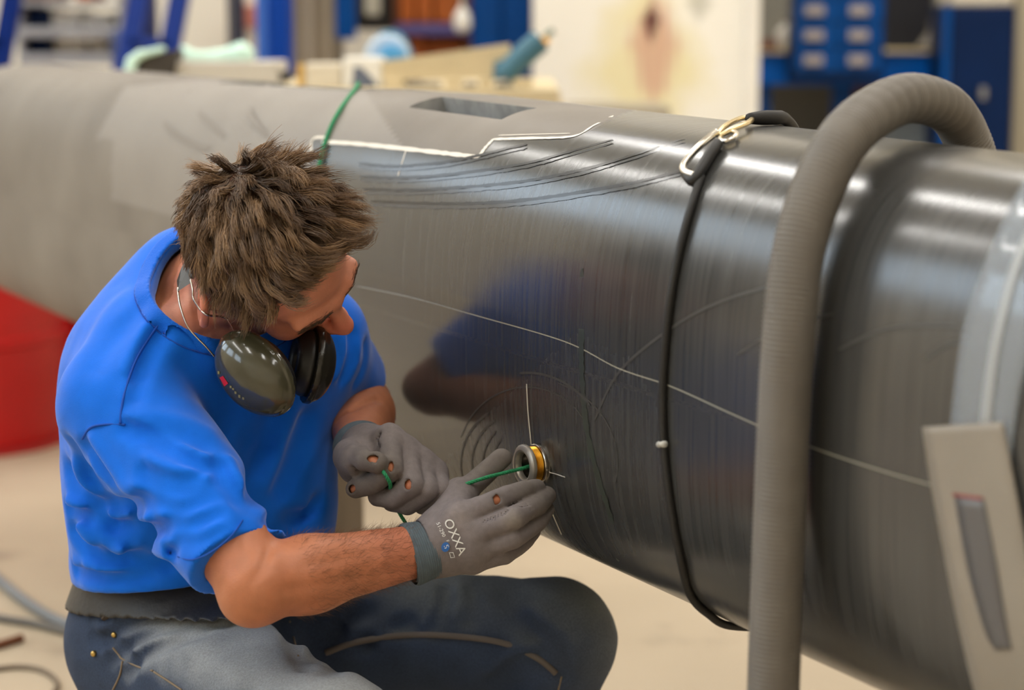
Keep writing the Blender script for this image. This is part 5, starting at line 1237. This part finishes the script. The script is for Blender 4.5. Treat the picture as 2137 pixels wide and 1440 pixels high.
def flow(l):                                   # combing direction in head coordinates (front, up, right side)
    t = l-whorl; t = t/(np.linalg.norm(t, axis=1)[:, None]+1e-6)
    sidew = np.clip(np.abs(l[:, 2])/.07, 0, 1)*np.clip((.115-l[:, 1])/.07, 0, 1)
    t = t+sidew[:, None]*np.array([-.75, 0, 0])*np.clip((l[:, 0]+.04)/.06, 0, 1)[:, None]+sidew[:, None]*np.array([0, -.5, 0])
    front = np.clip((l[:, 0]-.02)/.06, 0, 1)*np.clip((l[:, 1]-.05)/.05, 0, 1)
    t = t+front[:, None]*np.array([-.25, .75, -.75])
    sw = np.stack([-t[:, 2], t[:, 1]*0, t[:, 0]], 1)*.35                # slight swirl
    t = t+sw*np.clip(1-np.linalg.norm(l-whorl, axis=1)/.08, 0, 1)[:, None]; return t
def length(l):
    top = np.clip((l[:, 1]-.02)/.07, 0, 1); fr = np.clip((l[:, 0]+.02)/.08, 0, 1)
    L = .016+.034*top+.006*top*fr; low = np.clip((l[:, 1]+.06)/.08, .25, 1); edge = np.clip((l[:, 1]-np.interp(l[:, 0], hl_f, hl_u))/.045, .22, 1); wl = np.clip(-l[:, 2]/.05, 0, 1); back = 1-.5*np.clip((-l[:, 0]-.03)/.05, 0, 1)*(1-wl); return (L+.012*wl*top)*low*edge*back
def lift_h(l):
    top = np.clip((l[:, 1]-.0)/.09, 0, 1); wl = np.clip(-l[:, 2]/.05, 0, 1); bk = 1-.75*np.clip((-l[:, 0]-.02)/.06, 0, 1)*(1-wl)
    return .003+.013*top*bk+.018*np.clip(l[:, 0]/.06, 0, 1)*top+.026*wl*top
def sample(n):
    out = []
    while sum(len(o) for o in out) < n:
        d = rg.normal(size=(n*2, 3)); d /= np.linalg.norm(d, axis=1)[:, None]; P = onto(d); l = (P-Hc) @ RH; k = hairy(l); out.append(P[k])
    return np.concatenate(out)[:n]
K = 8
def guides(P, seed):
    l = (P-Hc) @ RH; n = len(P); N_ = grad(P); t = flow(l) @ RH.T; 
    ja = rg.normal(size=n)*.34; t = t-N_*(t*N_).sum(1)[:, None]; t /= np.linalg.norm(t, axis=1)[:, None]; b = np.cross(N_, t); t = t*np.cos(ja)[:, None]+b*np.sin(ja)[:, None]
    top = np.clip((l[:, 1]-.02)/.08, 0, 1); lf = (.10+.55*rg.random(n)**1.5+.5*np.clip(-l[:, 2]/.06, 0, 1))*(.3+.7*top)*(1+.6*np.clip((l[:, 0]-.02)/.05, 0, 1))
    L = length(l)*(.8+.4*rg.random(n)); dirv = t+N_*lf[:, None]; dirv /= np.linalg.norm(dirv, axis=1)[:, None]; out = [P]; p = P; st = L/(K-1); wob = rg.normal(size=(n, 3))*.42
    tgt = lift_h(l)*(.35+.75*rg.random(n))
    for k in range(K-1):
        p = p+dirv*st[:, None]; N2 = grad(p); d = head(p)
        over_ = np.clip((d-tgt)/.008, -1, 1.5)
        lp = (p-Hc) @ RH; t2 = flow(lp) @ RH.T; t2 = t2-N2*(t2*N2).sum(1)[:, None]; t2 /= np.linalg.norm(t2, axis=1)[:, None]+1e-6
        dirv = dirv+.25*t2-N2*(.38*over_)[:, None]+wob*np.sin(k*1.3+seed)*.45; dirv /= np.linalg.norm(dirv, axis=1)[:, None]; out.append(p)
    return np.stack(out, 1)
NG, NS = 430, 20000
GP = sample(NG); G = guides(GP, 0.0); SPt = sample(NS)
# nearest guide of each strand root
gi = np.empty(NS, int)
for a in range(0, NS, 2000): gi[a:a+2000] = ((SPt[a:a+2000, None, :]-GP[None])**2).sum(2).argmin(1)
tk = np.linspace(0, 1, K); cl = (1-.82*tk**.9)[None, :, None]
lenf = (.75+.35*rg.random(NS))
St = SPt[:, None, :]+(G[gi]-G[gi][:, :1])*lenf[:, None, None]; off = (GP[gi]-SPt)[:, None, :]; St = St+off*(1-cl)
St = St+(rg.normal(size=(NS, 1, 3))*.0032*tk[None, :, None]**1.4)+rg.normal(size=(NS, K, 3))*.0004
fly = rg.random(NS) < .02; St[fly] += (grad(SPt[fly])*.006)[:, None, :]*(tk[None, :, None]**1.5)*rg.random((fly.sum(), 1, 1))*1.6
dd = head(St.reshape(-1, 3)).reshape(NS, K); pn = grad(St.reshape(-1, 3)).reshape(NS, K, 3); St = St+pn*np.clip(.0018-dd, 0, .03)[:, :, None]
Ll = (St-Hc) @ RH
bad = ((np.abs(Ll[..., 0]+.022) < .030) & (Ll[..., 1] < .030) & (Ll[..., 1] > -.05) & (np.abs(Ll[..., 2]) > .068)).any(1) | ((Ll[..., 0] > .072) & (Ll[..., 1] < .052) & (Ll[..., 2] > -.03)).any(1)
St = St[~bad]; SPt = SPt[~bad]; NS = len(St)
def strands(name, St, r0_, colr, m, parent):
    n, k = St.shape[:2]; T = np.gradient(St, axis=1); T /= np.linalg.norm(T, axis=2)[:, :, None]+1e-9
    a = np.cross(T, np.array([.31, .62, .72])); a /= np.linalg.norm(a, axis=2)[:, :, None]+1e-9; b = np.cross(T, a)
    rr = (r0_*np.interp(np.linspace(0, 1, k), [0, .3, 1], [.8, 1, .18]))[None, :, None]
    V = np.stack([St+rr*(a*math.cos(q)+b*math.sin(q)) for q in (0, 2.094, 4.189)], 2); V = V.reshape(-1, 3)
    base = (np.arange(n)*k*3)[:, None, None]; i = (np.arange(k-1)*3)[None, :, None]; Fq = []
    for q in range(3): q2 = (q+1) % 3; Fq.append(np.stack([(base+i+q)[..., 0], (base+i+q2)[..., 0], (base+i+3+q2)[..., 0], (base+i+3+q)[..., 0]], -1).reshape(-1, 4))
    me = mesh_np(name, V, np.concatenate(Fq)); vcol(me, 'shade', np.repeat(colr.reshape(n*k, 3), 3, axis=0)); return put(name, me, m, parent, True)
ls = (SPt-Hc) @ RH
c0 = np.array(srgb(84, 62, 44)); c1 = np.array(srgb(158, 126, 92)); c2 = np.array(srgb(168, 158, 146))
lockc = rg.normal(size=NG)[gi[~bad]]; mixv = np.clip(.35+.20*rg.normal(size=NS)+.30*lockc, 0, 1); grey = np.clip((.045-ls[:, 1])/.05, 0, 1)*np.clip((ls[:, 0]+.02)/.03, 0, 1)*.8+.10*rg.random(NS)  # natural tone variation, lock contrast raised to paint highlights and shadows
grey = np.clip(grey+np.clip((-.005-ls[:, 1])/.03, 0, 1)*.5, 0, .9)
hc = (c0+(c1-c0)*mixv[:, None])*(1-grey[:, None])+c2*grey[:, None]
hcol = hc[:, None, :]*np.interp(tk, [0, .4, 1], [.55, 1, 1.25])[None, :, None]  # darker roots and paler tips put shadow and highlight into the strand colour
M_hair = mat('brown_hair', (.2, .13, .08), .36, attr='shade', spec=.45)
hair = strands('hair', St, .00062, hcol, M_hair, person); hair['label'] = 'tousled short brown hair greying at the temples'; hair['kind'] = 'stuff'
# scalp painted dark so the gaps between strands look shaded
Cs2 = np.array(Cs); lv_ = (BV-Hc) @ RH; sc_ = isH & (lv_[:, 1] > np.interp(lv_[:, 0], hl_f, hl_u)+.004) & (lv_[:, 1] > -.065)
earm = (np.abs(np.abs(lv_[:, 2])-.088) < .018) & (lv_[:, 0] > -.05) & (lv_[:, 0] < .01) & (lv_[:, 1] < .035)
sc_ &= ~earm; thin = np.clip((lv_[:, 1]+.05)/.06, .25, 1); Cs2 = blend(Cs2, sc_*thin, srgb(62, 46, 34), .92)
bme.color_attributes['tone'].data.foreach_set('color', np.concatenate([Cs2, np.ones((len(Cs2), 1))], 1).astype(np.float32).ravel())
# eyebrows
for sg in (1, -1):
    nb_ = 240 if sg > 0 else 90; q = rg.random(nb_); px_ = np.stack([np.interp(q, [0, .4, 1], [.108, .105, .088]), np.interp(q, [0, .5, 1], [.026, .034, .028])+rg.normal(size=nb_)*.0022, sg*np.interp(q, [0, 1], [.010, .052])], 1)
    P = Hc+px_ @ RH.T
    d0 = P-HCEN; d0 /= np.linalg.norm(d0, axis=1)[:, None]; P = onto(d0); N_ = grad(P)
    t = (np.array([-.25, .12, sg*1.0])[None]+rg.normal(size=(nb_, 3))*.2) @ RH.T; t -= N_*(t*N_).sum(1)[:, None]; t /= np.linalg.norm(t, axis=1)[:, None]
    Sb = P[:, None, :]+(t*.95+N_*.12)[:, None, :]*np.linspace(0, .0065, 4)[None, :, None]
    cb_ = np.tile(np.array(srgb(84, 62, 46)), (nb_, 4, 1)); e = strands('eyebrow', Sb, .00028, cb_, M_hair, person); e['kind'] = 'stuff'

# ------------------------------------------------------------------ ear muffs round the neck
em = empty('ear_muffs', tuple(W(560, 780, 2.33))); tag(em, 'olive-green ear muffs on wire headband hanging round the neck', 'ear muffs')
def emp(nm, me_or_mb, m, smooth=True, parent=None):
    o = put(nm, me_or_mb, m, None, smooth) if isinstance(me_or_mb, bpy.types.Mesh) else me_or_mb.build(nm, m, None, smooth)
    p = parent or em; o.parent = p; o.matrix_parent_inverse = Matrix.Translation(-em.location); return o
M_olive = mat('olive_plastic', srgb(62, 60, 44), .16, var=.25, vscale=22, coat=.5, rvar=.08); M_black = mat('black_rubber_cushion', srgb(16, 15, 14), .45); M_wire = mat('headband_wire', srgb(196, 188, 176), .25, metal=1.0)
def cup(c, out_, long_, half, mcol):
    R = frame(out_, long_); s = SDF()
    s.u(ell(c-R[:, 2]*.004, [half[0], half[1], half[2]], R), .0); s.plane(c-R[:, 2]*.004, -R[:, 2], .004)
    s.u(Prim(lambda P: np.maximum(np.abs(((P-c) @ R)[:, 2]+.005)-.004, (np.hypot(((P-c) @ R)[:, 0]/(half[0]+.002), ((P-c) @ R)[:, 1]/(half[1]+.002))-1)*half[1]), c-.08, c+.08), .003)
    o = emp('ear_cup', sdf_mesh('ear_cup', s, .0018), mcol)
    k = SDF()
    for z, g in ((-.013, -.006), (-.021, -.009)): k.u(torus(c+R[:, 2]*z, R, half[0]+g-.008, half[1]+g-.008, .0085), .004)
    k.u(ell(c-R[:, 2]*.011, [half[0]-.012, half[1]-.012, .008], R), .004)
    q = put('cushion', sdf_mesh('cushion', k, .002), M_black, None, True); q.parent = o; q.matrix_parent_inverse = Matrix.Translation(-em.location) ; o.matrix_parent_inverse = Matrix.Translation(-em.location)
    q.matrix_parent_inverse = Matrix.Identity(4)
    return o, s, R
c1_ = W(528, 782, 2.285); o1, cup1, RC1 = cup(c1_, C2W([-.52, .30, -.80]), C2W([.70, .66, -.2]), (.056, .0435, .034), M_olive); o1['label'] = 'glossy olive ear cup facing the camera'
c2_ = W(660, 762, 2.36); o2, cup2, RC2 = cup(c2_, C2W([.88, .18, .30]), C2W([.1, .9, -.3]), (.046, .040, .026), mat('black_olive_plastic', srgb(34, 32, 26), .25, var=.2)); o2['label'] = 'far ear cup seen edge on'
union = lambda P: np.minimum(np.minimum(body(P), outer(P)), cup1(P))
wA = list(cast(union, [(398, 592), (402, 612), (410, 632), (428, 650), (466, 666)], n=900, lift=.006)); wA += [W(492, 695, 2.295), W(514, 720, 2.272)]
emp('headband_wire', MB().tube(smooth_path(wA, 6), .00135, 8), M_wire)
wB = list(cast(union, [(372, 606), (376, 640), (390, 682), (410, 706), (428, 724), (446, 745)], n=900, lift=.004)); emp('headband_wire', MB().tube(smooth_path(wB, 6), .0013, 8), M_wire)
arm = [W(514, 719, 2.271), W(540, 745, 2.262), W(566, 778, 2.262)]; emp('cup_arm', MB().tube(smooth_path(arm, 5), [.0032]*10+[.0042] if False else .0036, 10), M_dark)
# second wires to the far cup, mostly hidden under the chin
emp('headband_wire', MB().tube(smooth_path([HP(-.06, -.11, -.06), HP(0, -.12, -.075), W(655, 730, 2.375), W(690, 760, 2.37)], 6), .0013, 8), M_wire)
pl = cast(union, [(371, 608), (397, 591), (397, 547), (388, 541), (378, 560), (369, 586)], n=900); nn_ = unit(EYEP-pl.mean(0)); 
emp('band_pad', MB().add([p+nn_*.004 for p in pl]+[p+nn_*.0085 for p in pl], [tuple(range(6)), tuple(range(11, 5, -1))]+[(i, 6+i, 6+(i+1) % 6, (i+1) % 6) for i in range(6)]), mat('dark_grey_leather', srgb(44, 47, 50), .55), False)
emp('band_edge', MB().tube(list(cast(union, [(401, 547), (402, 588)], n=900, lift=.007)), .0028, 8), mat('grey_plastic', srgb(84, 86, 86), .5))
# printed marks on the near cup
def patch(f, pts, m, nm, parent, lift=.0006):
    p = cast(f, pts, n=900, lift=lift)
    if len(p) == len(pts): o = put(nm, mesh_py(nm, p, [tuple(range(len(p)))]), m); o.parent = parent; o.matrix_parent_inverse = Matrix.Translation(-em.location); o.matrix_parent_inverse = Matrix.Identity(4); return o
M_redp = mat('red_print_mark', srgb(206, 30, 44), .5); M_yel = mat('faded_yellow_print', srgb(140, 130, 84), .6)
patch(cup1, [(459, 788), (466, 784), (477, 800), (469, 806)], M_redp, 'red_mark', o1)
for (x, y, a) in ((452, 774, 5), (457, 779, 5), (482, 808, 4), (487, 812, 3), (492, 820, 4), (500, 828, 5), (508, 832, 4)):
    patch(cup1, [(x-2, y-a), (x+2, y-a+1), (x+2, y+2), (x-2, y+1)], M_yel, 'printed_mark', o1)

# fine hairs on the near forearm
def onbody(n):
    t = rg.random(n)*.78+.18; a_ = rg.random(n)*2*math.pi; ax_ = unit(RW_-RE); Rr = frame(ax_, RIGHT); c_ = RE+(RW_-RE)*t[:, None]; dv = Rr[:, 0]*np.cos(a_)[:, None]+Rr[:, 1]*np.sin(a_)[:, None]
    lo_ = np.full(n, .01); hi_ = np.full(n, .07)
    for _ in range(11): m_ = (lo_+hi_)/2; ins = body(c_+dv*m_[:, None]) < 0; lo_ = np.where(ins, m_, lo_); hi_ = np.where(ins, hi_, m_)
    return c_+dv*lo_[:, None], dv, ax_
P, N_, ax_ = onbody(2600)
t = ax_+.5*np.cross(N_, ax_)*rg.normal(size=(len(P), 1))+.35*rg.normal(size=(len(P), 3)); t /= np.linalg.norm(t, axis=1)[:, None]
Sa = P[:, None, :]+(t*.9)[:, None, :]*np.linspace(0, .013, 4)[None, :, None]+N_[:, None, :]*np.array([0, .0018, .0030, .0034])[None, :, None]
ah = strands('arm_hair', Sa, .00011, np.tile(np.array(srgb(96, 66, 44)), (len(P), 4, 1)), M_hair, person); ah['kind'] = 'stuff'
